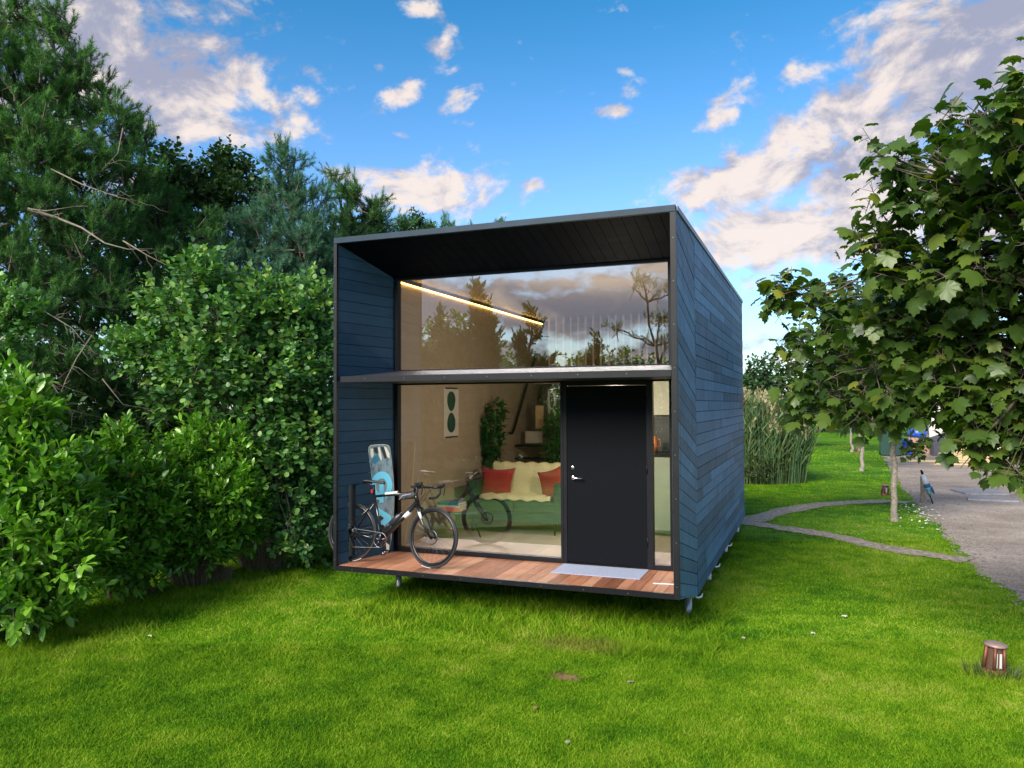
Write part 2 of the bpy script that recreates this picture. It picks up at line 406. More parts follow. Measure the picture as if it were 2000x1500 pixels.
def glass_mat(name, refl=.26, tint=(.93,.95,.93)):
    m, t, b = new_mat(name); t.nodes.remove(b)
    tr = t.nodes.new('ShaderNodeBsdfTransparent'); tr.inputs[0].default_value = c4(tint)
    gl = t.nodes.new('ShaderNodeBsdfGlossy'); gl.inputs['Roughness'].default_value = 0.0; gl.inputs[0].default_value = (.95,.96,1,1)
    # faint waviness of the panes
    n = tnoise(t, 1.6, 2, .5, stretch=(1, 1, .6)); bp = t.nodes.new('ShaderNodeBump'); bp.inputs['Strength'].default_value = .22; bp.inputs['Distance'].default_value = .003
    t.links.new(n, bp.inputs['Height']); t.links.new(bp.outputs[0], gl.inputs['Normal'])
    lw = t.nodes.new('ShaderNodeFresnel'); lw.inputs[0].default_value = 1.5
    f = tm(t, 'ADD', tm(t, 'MULTIPLY', lw.outputs[0], 1.0), refl, True)
    ge = t.nodes.new('ShaderNodeNewGeometry'); f = tm(t, 'MULTIPLY', f, tm(t, 'SUBTRACT', 1.0, ge.outputs['Backfacing']))
    ms = t.nodes.new('ShaderNodeMixShader'); t.links.new(f, ms.inputs[0])
    t.links.new(tr.outputs[0], ms.inputs[1]); t.links.new(gl.outputs[0], ms.inputs[2])
    t.links.new(ms.outputs[0], t.nodes['Material Output'].inputs[0]); return m
M['glass'] = glass_mat('coated window glass', .24)
M['glass_top'] = M['glass']
def emis(name, col, st):
    m, t, b = new_mat(name); b.inputs['Emission Color'].default_value = c4(col); b.inputs['Emission Strength'].default_value = st
    b.inputs['Base Color'].default_value = c4(col); return m
M['led'] = emis('warm light strip', (1,.55,.12), 8)
def fabric(name, col, amp=.2): return simple(name, col, .9, 0, 60, amp, .002)

# ------------------------------------------------------------------ ground
def sheet(name, pts, z, mat, label=None, kind='structure'):
    me = bpy.data.meshes.new(name); me.from_pydata([(float(p[0]), float(p[1]), z) for p in pts], [], [tuple(range(len(pts)))])
    me.update(); me.materials.append(mat); o = bpy.data.objects.new(name, me); COL.objects.link(o); return tag(o, label, None, None, kind)
sheet('lawn', [(-400,-400),(400,-400),(400,500),(-400,500)], ZG, M['lawn'], 'large green mown lawn around the cabin')
# gravel yard: its edge runs straight past the lamps
edge = [(7.42,-14),(7.4,-6),(7.3,0),(7.31,2.85),(7.2,4.6),(7.17,6.24),(7.28,8),(7.2,10),(7.26,12.14),(7.35,15),(7.5,20),(7.75,26),(8.0,31.6),(8.1,33.2)]
ep = []
for i in range(len(edge)-1):
    for k in range(14):
        f = k/14; x = edge[i][0]*(1-f)+edge[i+1][0]*f; y = edge[i][1]*(1-f)+edge[i+1][1]*f
        ep.append((x+random.uniform(-.07, .07)+.05*math.sin(y*2.3), y))
gravel_poly = ep+[(40, 33.2), (40, -14)]
sheet('gravel_yard', gravel_poly, ZG+.004, M['gravel'], 'pale stony gravel yard beyond the lawn')
def path_poly(cl, w):
    Lf = []; Rt = []
    for i, (x, y) in enumerate(cl):
        a = cl[max(i-1, 0)]; b = cl[min(i+1, len(cl)-1)]; d = Vector((b[0]-a[0], b[1]-a[1])).normalized(); n = Vector((-d.y, d.x))
        ww = w*(1+random.uniform(-.22, .22))
        Lf.append((x+n.x*ww, y+n.y*ww)); Rt.append((x-n.x*ww, y-n.y*ww))
    return Lf+Rt[::-1]
def densify(cl, k=6):
    o = []
    for i in range(len(cl)-1):
        for j in range(k):
            f = j/k; o.append((cl[i][0]*(1-f)+cl[i+1][0]*f, cl[i][1]*(1-f)+cl[i+1][1]*f))
    return o+[cl[-1]]
pA = densify([tuple(gp(x, y)[:2]) for x, y in ((1440,1024),(1480,1012),(1530,998),(1590,987),(1650,982),(1735,979),(1775,982))])
pB = densify([tuple(gp(x, y)[:2]) for x, y in ((1440,1018),(1500,1028),(1570,1038),(1640,1050),(1700,1065),(1770,1078),(1840,1088),(1892,1096))])
sheet('earth_path', path_poly(pA, .26), ZG+.008, M['dirt'], 'narrow worn earth path curving to the farther lamp')
sheet('earth_path', path_poly(pB, .23), ZG+.012, M['dirt'], 'narrow worn earth path running to the gravel yard')
def seg_dist(P, cl):
    d = np.full(len(P), 1e9)
    for a, b in zip(cl[:-1], cl[1:]):
        a = np.array(a); b = np.array(b); ab = b-a; t = np.clip(((P-a)@ab)/(ab@ab+1e-9), 0, 1)
        d = np.minimum(d, np.linalg.norm(P-(a+t[:, None]*ab), axis=1))
    return d
EX = np.array([e[0] for e in edge]); EY = np.array([e[1] for e in edge])
def grass(n, dlo, dhi, wid, hlo, hhi):
    """blades of a depth band of the lawn in front of the cabin's surroundings"""
    dep = np.sqrt(RNG.uniform(dlo**2, dhi**2, n)); lat = RNG.uniform(-1, 1, n)*dep*.72
    f2 = FW[:2]/np.linalg.norm(FW[:2]); r2 = np.array([f2[1], -f2[0]])
    P = CAM[:2]+dep[:, None]*f2+lat[:, None]*r2
    under = (P[:, 0] > .25) & (P[:, 0] < 3.7) & (P[:, 1] > 1.7+.25*np.sin(P[:, 0]*3)) & (P[:, 1] < 7.3)
    keep = (P[:, 0] < np.interp(P[:, 1], EY, EX)+RNG.normal(0, .05, n)) & ~under
    keep &= seg_dist(P, pA) > .19+RNG.normal(0, .08, n); keep &= seg_dist(P, pB) > .16+RNG.normal(0, .075, n)
    q = gp(1105, 1323)[:2]; keep &= (((P-q)/np.array([.12, .09]))**2).sum(1) > RNG.uniform(-.15, 1.3, n)
    P = P[keep]; n = len(P)
    # unmown fringe along and under the front lip and round the piles
    fr = (P[:, 0] > .3) & (P[:, 0] < 4.25) & (P[:, 1] > -.42+.12*np.sin(P[:, 0]*5)+RNG.normal(0, .06, n)) & (P[:, 1] < 1.9)
    lamp = np.hypot(P[:, 0]-6.5, P[:, 1]-.1) < .3
    hedge = P[:, 0] < -1.4-.0*P[:, 1]+RNG.normal(0, .2, n)
    clump = .5+.5*np.sin(P[:, 0]*7.1+2*np.sin(P[:, 1]*3.3))*np.sin(P[:, 1]*6.3+1.7*np.sin(P[:, 0]*4.1)); tall = RNG.random(n) < .02
    h = RNG.uniform(hlo, hhi, n)*(.7+.7*clump)*(1+fr*RNG.uniform(.6, 3.2, n)+lamp*1.0+hedge*1.6+tall*1.2)
    ang = RNG.uniform(0, 2*np.pi, n); lean = RNG.uniform(.1, 1.6, n)*h; la = RNG.uniform(0, 2*np.pi, n)
    sx_ = np.cos(ang)*wid*.5; sy_ = np.sin(ang)*wid*.5; z0 = np.full(n, ZG)
    b0 = np.c_[P[:, 0]-sx_, P[:, 1]-sy_, z0]; b1 = np.c_[P[:, 0]+sx_, P[:, 1]+sy_, z0]
    tip = np.c_[P[:, 0]+np.cos(la)*lean, P[:, 1]+np.sin(la)*lean, z0+h]
    V = np.empty((n, 3, 3)); V[:, 0] = b0; V[:, 1] = b1; V[:, 2] = tip
    return V.reshape(-1, 3), RNG.random(n)
gv = []; ga = []
for args in ((400000, 4.0, 7.5, .006, .008, .026), (300000, 7.0, 13, .009, .008, .028), (130000, 12, 24, .016, .01, .03), (50000, 22, 45, .03, .015, .045)):
    v, a = grass(*args); gv.append(v); ga.append(a)
gv = np.concatenate(gv); ga = np.concatenate(ga)
o = fastmesh('lawn_grass', gv, np.arange(len(gv)).reshape(-1, 3), M['blade'], attr=ga)
tag(o, 'short green blades of the mown lawn', 'grass', kind='stuff')

# ------------------------------------------------------------------ the cabin
HW, HH, HL = 3.9, 3.80, 7.46
cabin = empty('cabin', (1.95, 3.7, ZG), 'small black timber-clad cabin with a recessed glass front, raised on steel piles', 'cabin')
def clip(poly, n, d, sign):
    out = []
    for i in range(len(poly)):
        a = poly[i]; b = poly[(i+1) % len(poly)]
        da = (a[0]*n[0]+a[1]*n[1]-d)*sign; db = (b[0]*n[0]+b[1]*n[1]-d)*sign
        if da >= 0: out.append(a)
        if (da >= 0) != (db >= 0):
            t = da/(da-db); out.append((a[0]+t*(b[0]-a[0]), a[1]+t*(b[1]-a[1])))
    return out
def boards(mb, poly, ang, pitch, gap, to3, ext, z0=0.0, joint=None, hole=None):
    n = (-math.sin(ang), math.cos(ang)); t = (math.cos(ang), math.sin(ang))
    ds = [p[0]*n[0]+p[1]*n[1] for p in poly]; k = math.floor((min(ds)-z0)/pitch)
    while z0+k*pitch < max(ds):
        lo = z0+k*pitch+gap/2; hi = z0+(k+1)*pitch-gap/2; k += 1
        q = clip(clip(poly, n, lo, 1), n, hi, -1)
        if len(q) < 3: continue
        ts = [p[0]*t[0]+p[1]*t[1] for p in q]; cuts = [min(ts)]
        if joint:
            c = min(ts)+random.uniform(.4, joint)
            while c < max(ts)-.4: cuts.append(c); c += random.uniform(joint*.6, joint*1.2)
        cuts.append(max(ts))
        for c0, c1 in zip(cuts[:-1], cuts[1:]):
            s = clip(clip(q, t, c0+.0012, 1), t, c1-.0012, -1)
            if len(s) < 3: continue
            j = 1+random.uniform(-.12, .12)
            e = tuple(x*j for x in ext)
            parts = [s]
            if hole:
                hy0, hy1, hz0, hz1 = hole; parts = []
                zmid = sum(p[1] for p in s)/len(s)
                if hz0 < zmid < hz1: parts = [clip(s, (1, 0), hy0, -1), clip(s, (1, 0), hy1, 1)]
                else: parts = [s]
            for pp in parts:
                if len(pp) >= 3: mb.prism([to3(*p) for p in pp], e, random.random())
# right side wall: mitred boards, first panel slanting down to the back
TOPZ = HH-.05
mb = MB(); mb.box(3.74, 3.88, 1.03, HL-.01, .0, TOPZ); mb.box(3.865, 3.88, .03, 1.03, .0, TOPZ); 
mb.prism([(3.74, 0.05, -.003), (3.74, 1.237, -.235), (3.74, HL-.01, -.235), (3.74, HL-.01, -.003)], (.14, 0, 0))
core = mb.build('side_wall', M['gap'], cabin)
mb = MB(); to3 = lambda y, z: (3.879, y, z)
boards(mb, [(.012, .0), (1.234, -.24), (1.234, TOPZ), (.012, TOPZ)], R(-13.6), .1265, .007, to3, (.021, 0, 0), z0=.03)
boards(mb, [(1.240, -.24), (HL, -.24), (HL, TOPZ), (1.240, TOPZ)], 0, .1265, .007, to3, (.021, 0, 0), z0=-.24, joint=3.4)
mb.build('cladding', M['clad_side'], core)
# left side wall with the upright slot that lets a bicycle wheel through
SY0, SY1, SZ1 = .195, .318, .97
mb = MB()
mb.box(0.021, .16, 1.03, HL-.01, .0, TOPZ); mb.box(.021, .026, SY1, 1.03, .0, TOPZ); mb.box(0.021, .026, .012, SY0, .0, TOPZ); mb.box(.021, .026, SY0, SY1, SZ1, TOPZ)
mb.prism([(.021, 0.05, -.003), (.021, 1.237, -.235), (.021, HL-.01, -.235), (.021, HL-.01, -.003)], (.12, 0, 0))
# tapered reveal between outer skin and inner skin of the recess
IX = lambda y: .030+.185*y
mb.prism([(.027, .05, SZ1), (.027, SY1, SZ1), (IX(SY1)-.016, SY1, SZ1), (IX(.05)-.012, .05, SZ1)], (0, 0, 3.44-SZ1))
mb.prism([(.027, SY1, .03), (.027, 1.029, .03), (IX(1.029)-.018, 1.029, .03), (IX(SY1)-.018, SY1, .03)], (0, 0, 3.41))
mb.prism([(.027, .05, .05), (.027, SY0, .05), (IX(SY0)-.012, SY0, .05), (IX(.05)-.008, .05, .05)], (0, 0, SZ1-.05))
lw = mb.build('side_wall', M['gap'], cabin)
mb = MB()
to3 = lambda y, z: (.021, y, z)
boards(mb, [(.012, .0), (1.234, -.24), (1.234, TOPZ), (.012, TOPZ)], R(-13.6), .1265, .007, to3, (-.021, 0, 0), z0=.03, hole=(SY0, SY1, -1, SZ1))
boards(mb, [(1.240, -.24), (HL, -.24), (HL, TOPZ), (1.240, TOPZ)], 0, .1265, .007, to3, (-.021, 0, 0), z0=-.24, joint=3.4)
mb.build('cladding', M['clad_side'], lw)
mb = MB(); mb.box(-.006, IX(SY1)+.0005, SY1-.005, SY1-.001, .05, SZ1)
mb.build('slot_jamb', M['gap'], lw)
# recess: splayed inner side walls with level boards
slope = math.hypot(.185, 1)
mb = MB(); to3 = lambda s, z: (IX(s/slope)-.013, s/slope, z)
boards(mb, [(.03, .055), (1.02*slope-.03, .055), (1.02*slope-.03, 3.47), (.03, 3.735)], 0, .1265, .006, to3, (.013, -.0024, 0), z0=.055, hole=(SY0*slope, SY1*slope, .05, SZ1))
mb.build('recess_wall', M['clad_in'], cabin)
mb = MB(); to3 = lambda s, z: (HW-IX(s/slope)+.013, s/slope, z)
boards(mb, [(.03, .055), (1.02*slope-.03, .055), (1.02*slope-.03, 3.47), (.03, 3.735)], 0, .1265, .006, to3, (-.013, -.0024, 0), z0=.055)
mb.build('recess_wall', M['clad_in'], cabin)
# soffit of the recess, boards running front to back
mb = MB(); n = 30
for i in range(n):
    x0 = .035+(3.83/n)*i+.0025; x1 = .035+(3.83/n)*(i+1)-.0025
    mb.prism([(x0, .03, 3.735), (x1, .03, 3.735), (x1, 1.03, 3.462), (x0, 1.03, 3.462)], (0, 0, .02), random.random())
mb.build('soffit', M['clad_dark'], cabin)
# roof with metal cappings
mb = MB(); mb.prism([(.03, .03, 3.76), (.03, 1.03, 3.488), (.03, 1.031, 3.602), (.03, HL-.03, 3.602), (.03, HL-.03, HH-.008), (.03, .03, HH-.008)], (HW-.06, 0, 0))
rf = mb.build('roof', M['gap'], cabin)
mb = MB(); mb.box(0, HW, -.012, .03, HH-.065, HH, bev=.004)
mb.build('capping', M['trim_top'], rf)
mb = MB(); mb.box(HW-.028, HW+.016, .0305, HL+.01, HH-.052, HH+.002, bev=.003); mb.box(-.016, .028, .0305, HL+.01, HH-.052, HH+.002, bev=.003)
mb.box(.029, HW-.029, HL-.03, HL+.01, HH-.052, HH+.002)
mb.build('capping', simple('pale metal edge', (.14,.16,.19), .4, .5, 8, .2), rf)
# front trim: uprights and lip with screws
def screws(par, pts):
    for p in pts:
        mb = MB(); mb.lathe([(0, -.003), (.006, -.003), (.0075, 0.0)], M=Matrix.Translation(p) @ Matrix.Rotation(R(-90), 4, 'X'), seg=8, sm=False)
        mb.build('screw', M['screw'], par)
for nm, x0, x1, px_ in (('left', -.002, .040, .02), ('right', 3.845, 3.902, 3.874)):
    mb = MB(); mb.box(x0, x1, -.008, .030, .0, HH-.067, bev=.002); tr = mb.build('front_trim', M['trim'], cabin)
    screws(tr, [(px_, -.009, z) for z in np.arange(.12, 3.7, .42)])
mb = MB(); mb.box(.041, 3.844, -.008, .030, -.002, .050, bev=.002); tr = mb.build('front_trim', M['black'], cabin)
screws(tr, [(x, -.009, .022) for x in np.arange(.25, 3.8, .45)])
# underside and floor structure
mb = MB(); mb.prism([(.04, .031, -.001), (.04, 1.237, -.225), (.04, 7.4, -.225), (.04, 7.4, .02), (.04, .031, .02)], (3.69, 0, 0))
mb.build('floor_structure', M['black'], cabin)
# deck of the recess
mb = MB(); x = .045
k = 0
while x < 3.84:
    w = .118; x1 = min(x+w, 3.845)
    # reeded face: ridges along each board
    nr = 9; lft = x; va = min(1, max(0, random.gauss(.55, .28))); 
    if 1.30 < x < 1.40: va = 1.0
    a, b = x, x1-.005
    for j in range(nr):
        u0 = a+(b-a)*j/nr; u1 = a+(b-a)*(j+1)/nr; yb = 1.018
        V = [(u0+.0015, .031, .048), (u0+.003, .031, .0525), (u1-.003, .031, .0525), (u1-.0015, .031, .048)]
        V2 = [(p[0], yb, p[2]) for p in V]
        mb.add(V+V2, [(0, 1, 5, 4), (1, 2, 6, 5), (2, 3, 7, 6), (3, 2, 1, 0)], va)
    mb.box(a, b, .0312, 1.018, .024, .0483, va)
    x += w+.0015; k += 1
mb.build('deck', M['deck'], cabin)
# glazing, all in the plane Y = 1.025
GY = 1.025
win = lambda nm: None
def window(x0, x1, z0, z1, fw_=(.045, .045, .045, .045), d0=-.035, d1=.055, mat=None, label=None):
    l, r, b, t = fw_
    mb = MB(); y0, y1 = GY+d0, GY+d1
    mb.box(x0-l, x0, y0, y1, z0-b, z1+t, bev=.003); mb.box(x1, x1+r, y0, y1, z0-b, z1+t, bev=.003)
    mb.box(x0+.0005, x1-.0005, y0+.003, y1, z0-b, z0, bev=.003); mb.box(x0+.0005, x1-.0005, y0+.003, y1, z1, z1+t, bev=.003)
    f = mb.build('window', M['black'], cabin, label)
    mb = MB(); mb.box(x0-.004, x1+.004, GY, GY+.006, z0-.004, z1+.004); mb.build('pane', mat or M['glass'], f); return f
window(.265, 3.646, 2.3135, 3.4425, (.045, .045, .03, .03))
window(.265, 2.398, .110, 2.123, (.045, .03, .042, .02))
window(3.462, 3.646, .110, 2.123, (.025, .045, .042, .02))
mb = MB(); mb.box(.22, 3.69, GY+.001, GY+.05, 2.144, 2.282); mb.box(2.4285, 3.4365, GY-.03, GY+.05, 2.085, 2.143); mb.box(.22, 3.69, GY-.034, GY+.06, .0535, .0675)
mb.box(2.4285, 2.472, GY-.03, GY+.05, .068, 2.0845); mb.box(3.392, 3.4365, GY-.03, GY+.05, .068, 2.0845)
mb.box(.22, 3.69, GY-.02, GY+.05, 3.4735, 3.60)
mb.build('door_frame', M['black'], cabin)
mb = MB(); mb.box(2.4745, 3.3895, GY-.022, GY+.03, .078, 2.080, bev=.003)
door = mb.build('door', M['door'], cabin)
hx, hy, hz = 2.545, GY-.022, 1.035
mb = MB(); mb.lathe([(0, .012), (.024, .012), (.026, .008), (.026, 0)], M=Matrix.Translation((hx, hy, hz)) @ Matrix.Rotation(R(90), 4, 'X'), seg=20)
mb.tube([(hx, hy, hz), (hx, hy-.045, hz), (hx+.012, hy-.055, hz), (hx+.125, hy-.055, hz)], .0085, 10)
mb.build('handle', M['chrome'], door)
mb = MB(); mb.lathe([(0, .014), (.016, .014), (.024, .008), (.025, 0)], M=Matrix.Translation((hx-.003, hy, hz+.115)) @ Matrix.Rotation(R(90), 4, 'X'), seg=20)
mb.box(hx-.006, hx+.001, hy-.022, hy-.014, hz+.103, hz+.127)
mb.build('lock', M['chrome'], door)
for z in (.3, 1.1, 1.85):
    mb = MB(); mb.tube([(3.395, hy-.006, z), (3.395, hy-.006, z+.11)], .009, 10); mb.build('hinge', M['black'], door)
# canopy over the door and lower window: slopes up to the glass
mb = MB()
mb.prism([(.075, .035, 2.142), (.22, .985, 2.142), (3.68, .985, 2.142), (3.825, .035, 2.142)], (0, 0, .050))
mb.add([(.072, .03, 2.196), (3.838, .03, 2.196), (3.70, .988, 2.298), (.2, .988, 2.298), (.072, .03, 2.193), (3.838, .03, 2.193), (3.70, .988, 2.19), (.2, .988, 2.19)],
       [(0,3,2,1)[::-1], (0,1,5,4), (1,2,6,5), (2,3,7,6), (3,0,4,7), (4,5,6,7)])
cn = mb.build('canopy', M['canopy'], cabin)
mb = MB(); mb.box(.072, 3.838, .018, .0295, 2.136, 2.2045, bev=.002)
mb.build('fascia', M['trim'], cn); screws(cn, [(x, .017, 2.172) for x in np.arange(.4, 3.8, .5)])
# cable or gap-strip on the right reveal and a white clip on the deck
mb = MB(); mb.tube([(3.838, .06, z) for z in (.06, .5, 1.0, 1.5, 2.1)], .005, 6)
mb.tube([(3.58, .34, .058), (3.70, .36, .058), (3.80, .36, .060), (3.812, .36, .10), (3.805, .33, .2)], .006, 6)
mb.build('cable', simple('white cable', (.7,.7,.72), .5), cabin)
# rear wall
mb = MB(); mb.box(.16, 3.74, HL-.15, HL-.01, -.22, 3.6); mb.build('rear_wall', M['gap'], cabin)
# inner linings
mb = MB(); mb.box(.1605, .20, 1.081, 7.3, .02, 3.5, a=.5); mb.build('inner_wall', M['ply'], cabin)
mb = MB(); mb.box(3.70, 3.7395, 1.081, 7.3, .02, 3.5, a=.5); mb.build('inner_wall', M['ply'], cabin)
mb = MB(); mb.box(.201, 3.699, 7.20, 7.305, .02, 3.5, a=.6); mb.build('inner_wall', M['ply'], cabin)
mb = MB(); mb.box(.161, 3.739, 1.081, 7.309, 3.501, 3.598, a=.7); mb.build('ceiling', M['ply'], cabin)
mb = MB(); x = .201
while x < 3.69:
    mb.box(x, min(x+.18, 3.699), 1.082, 7.199, .021, .05, random.random()); x += .182
mb.build('floor', M['plyfloor'], cabin)
# light strip along the top of the left wall
mb = MB(); mb.box(.2005, .218, 1.10, 6.70, 3.437, 3.452); strip = mb.build('light_strip', M['led'], cabin)
mb = MB(); mb.box(.2005, .2215, 1.085, 7.19, 3.4525, 3.4995, a=.1); mb.build('glow_cover', simple('dark batten', (.10,.08,.06), .6), cabin)  # added dark strip, hides the brightly lit wall above the light strip
pl = bpy.data.lights.new('interior_fill', 'POINT'); pl.energy = 44; pl.shadow_soft_size = .08; pl.color = (1, .84, .68)  # added fill light hidden behind the door, brightens the room without a fixture
po = bpy.data.objects.new('interior_fill', pl); COL.objects.link(po); po.location = (2.75, 2.2, 1.80)
# sleeping loft screen of upright slats at the back
mb = MB(); mb.box(.2005, 3.6995, 6.22, 7.19, 2.26, 2.40, a=.4); loft = mb.build('loft_floor', M['ply'], cabin)
x = .50
while x < 3.66:
    mb = MB(); mb.box(x, x+.036, 6.20, 6.235, 2.4005, 3.4985, random.random()*.3+.7, bev=.003); mb.build('loft_slat', M['slat'] if 'slat' in M else M['plyfloor'], cabin); x += .142
mb = MB(); mb.box(1.2, 3.6, 6.45, 7.15, 2.41, 2.62, bev=.04); mb.build('mattress', fabric('dark green bedding', (.02,.07,.055)), cabin)
# stairs and handrail on the left, partition of the shower room behind the sofa
mb = MB(); mb.box(1.02, 3.699, 5.6, 5.66, .051, 2.259, a=.45); mb.build('partition', simple('warm grey partition', (.22,.2,.165), .7, 0, 5, .1), cabin)
mb = MB()
for px0, px1, py in ((1012,1064,894),(1018,1062,869)):
    a = on(px0, py, 1, 5.2); b = on(px1, py, 1, 5.2)
    mb = MB(); mb.box(.201, b[0]+.06, 5.2, 5.45, a[2]-.03, a[2], bev=.004)
    mb.build('stair_tread', M['black'], cabin)
a = on(1030, 745, 0, .26); b = on(1004, 838, 0, .26)
mb = MB(); mb.tube([(.21, b[1]-.12, b[2]-.07), (.26, b[1]-.08, b[2]-.07), (.26, b[1], b[2]), (.26, a[1]+.5, a[2]+.55)], .022, 10)
mb.build('handrail', M['black'], cabin)
# steel screw piles with their heads
def pile(x, y):
    mb = MB(); mb.tube([(x, y, ZG-.2), (x, y, -.226)], .038, 16)
    p = mb.build('pile', M['steel'], cabin); mb = MB(); mb.box(x-.06, x+.06, y-.06, y+.06, -.238, -.2265); mb.build('pile_head', M['steel'], p)
for y in (1.13, 2.85, 4.9, 6.9):
    for x in (.2, 3.83-.02): pile(x, y)
# small pale hooks under the cladding
for y in (1.24, 2.95, 4.55):
    mb = MB(); mb.tube([(3.87, y-.06, -.235), (3.90, y-.03, -.262), (3.935, y, -.255), (3.945, y+.03, -.225)], [.008, .012, .012, .006], 8)
    mb.build('hook', simple('white plastic', (.7,.72,.75), .4), cabin)

# ------------------------------------------------------------------ foliage tools
def nrm(v): return v/np.maximum(np.linalg.norm(v, axis=-1, keepdims=True), 1e-9)
def leaf_tpl(kind):
    if kind == 'laurel':      # long oval, folded on its midrib and drooping at the tip
        P = np.array([(0,0,0),(.13,.22,.04),(.21,.58,.05),(.13,.87,.0),(0,1,-.09),(-.13,.87,0),(-.21,.58,.05),(-.13,.22,.04),(0,.5,.02)])
        return P, np.array([(0,1,2,8),(8,2,3,4),(0,8,6,7),(8,4,5,6)])
    if kind == 'alder':       # round, slightly cupped
        P = np.array([(0,0,0),(.26,.14,.05),(.42,.45,.07),(.34,.78,.03),(0,1,-.05),(-.34,.78,.03),(-.42,.45,.07),(-.26,.14,.05),(0,.5,0)])
        return P, np.array([(0,1,2,8),(8,2,3,4),(0,8,6,7),(8,4,5,6)])
    if kind == 'simple':
        return np.array([(0,0,0),(.3,.5,.05),(0,1,0),(-.3,.5,.05)]), np.array([(0,1,2,3)])
    if kind == 'maple':
        h = [(0,0),(.14,-.07),(.34,-.03),(.40,.12),(.60,.22),(.52,.36),(.64,.60),(.46,.58),(.34,.63),(.32,.82),(.17,.84),(0,1.06)]
        z = [0,.0,-.05,0,-.10,.0,-.13,.0,.02,-.04,-.02,-.12]
        R_ = [(x, y, zz) for (x, y), zz in zip(h, z)]; Lh = [(-x, y, zz) for (x, y), zz in zip(h[1:-1], z[1:-1])]
        P = np.array(R_+Lh[::-1]+[(0,.30,.05)]); n = len(h); c = len(P)-1; tot = len(P)-1
        F = []
        for i in range(tot):
            F.append((c, i, (i+1) % tot))
        return P, np.array(F)
    if kind == 'strap':
        P = np.array([(.02,0,0),(.035,.35,.03),(.02,.75,.0),(0,1,-.12),(-.02,.75,.0),(-.035,.35,.03),(-.02,0,0)])
        return P, np.array([(0,1,5,6),(1,2,4,5),(2,3,3,4)])[:2]
def place(tpl, pos, d, size, up=None, rnd=.35, curl=None):
    """copies of a leaf template: pos (n,3), d = leaf axis, size (n,)"""
    P, F = tpl; n = len(pos); d = nrm(d)
    u = np.tile(np.array([0, 0, 1.0]), (n, 1)) if up is None else up
    u = u+RNG.normal(0, rnd, (n, 3)); s = nrm(np.cross(d, u)); nn_ = np.cross(s, d)
    V = pos[:, None]+size[:, None, None]*(P[None, :, 0:1]*s[:, None]+P[None, :, 1:2]*d[:, None]+P[None, :, 2:3]*nn_[:, None])
    return V.reshape(-1, 3), (F[None]+np.arange(n)[:, None, None]*len(P)).reshape(-1, F.shape[1]), len(F)
class Foliage:
    def __init__(s): s.V = []; s.F = {}; s.A = {}; s.n = 0
    def add(s, V, F, a):
        k = F.shape[1]; s.F.setdefault(k, []).append(F+s.n); s.A.setdefault(k, []).append(a); s.V.append(V); s.n += len(V)
    def leaves(s, tpl, pos, d, size, var, **kw):
        V, F, m = place(tpl, pos, d, size, **kw); s.add(V, F, np.repeat(var, m))
    def build(s, name, mat, parent):
        ks = sorted(s.F); return fastmesh(name, np.concatenate(s.V), [np.concatenate(s.F[k]) for k in ks], mat, parent, attr=np.concatenate([np.concatenate(s.A[k]) for k in ks]))
def in_blobs(blobs, n, shell=.55):
    """points in a set of ellipsoids (centre, radii); shell>0 favours the outside. returns point, outward dir"""
    w = np.array([b[1][0]*b[1][1]+b[1][1]*b[1][2]+b[1][0]*b[1][2] for b in blobs]); idx = RNG.choice(len(blobs), n, p=w/w.sum())
    C = np.array([b[0] for b in blobs])[idx]; Rd = np.array([b[1] for b in blobs])[idx]
    v = nrm(RNG.normal(size=(n, 3))); r = RNG.uniform(shell**3, 1.05, n)**(1/3)
    # lumpy surface
    ph = RNG.uniform(0, 6, 3); lump = 1+.16*np.sin(v[:, 0]*5+ph[0]+C[:, 0]*3)*np.cos(v[:, 2]*6+ph[1]+C[:, 2]*2)
    return C+v*Rd*(r*lump)[:, None], v, idx
def twigged(fo, wood, blobs, ntwig, tlen, nleaf, tpl, lsize, spread=55, upb=.35, shell=.55, varb=.45, vars_=.2, tw_r=.004, yellow=0.0, wood_frac=.35, out=1.0, droop=0.0, zmin=None):
    P, v, idx = in_blobs(blobs, ntwig, shell)
    if zmin is not None:
        k = P[:, 2] > zmin; P = P[k]; v = v[k]
    n = len(P); t = nrm(v*out+np.array([0, 0, upb])+RNG.normal(0, .45, (n, 3))); ln = tlen*RNG.uniform(.6, 1.3, n)
    base = P-t*ln[:, None]*.5
    tv = RNG.normal(varb, vars_*.7, n)
    a = nrm(np.cross(t, np.array([.3, .2, 1]))); b = np.cross(t, a)
    ph0 = RNG.uniform(0, 6.28, n)
    for i in range(nleaf):
        f = (i+.6)/nleaf; ph = ph0+i*2.4; cs = math.cos(R(spread*(1-.55*f))); sn = math.sin(R(spread*(1-.55*f)))
        d = t*cs+(a*np.cos(ph)[:, None]+b*np.sin(ph)[:, None])*sn; d[:, 2] -= droop
        sz = lsize*RNG.uniform(.65, 1.15, n)*(1-.25*(f > .85))
        var = np.clip(tv+RNG.normal(0, vars_*.6, n)+.12*f, 0, .93)
        if yellow: var = np.where(RNG.random(n) < yellow, 1.0, var)
        fo.leaves(tpl, base+t*(ln*f)[:, None], d, sz, var)
    k = RNG.random(n) < wood_frac
    for q in np.nonzero(k)[0]:
        wood.tube([base[q]-t[q]*ln[q]*.3, base[q]+t[q]*ln[q]*.95], [tw_r*1.3, tw_r*.5], 3, cap=False, sm=False)
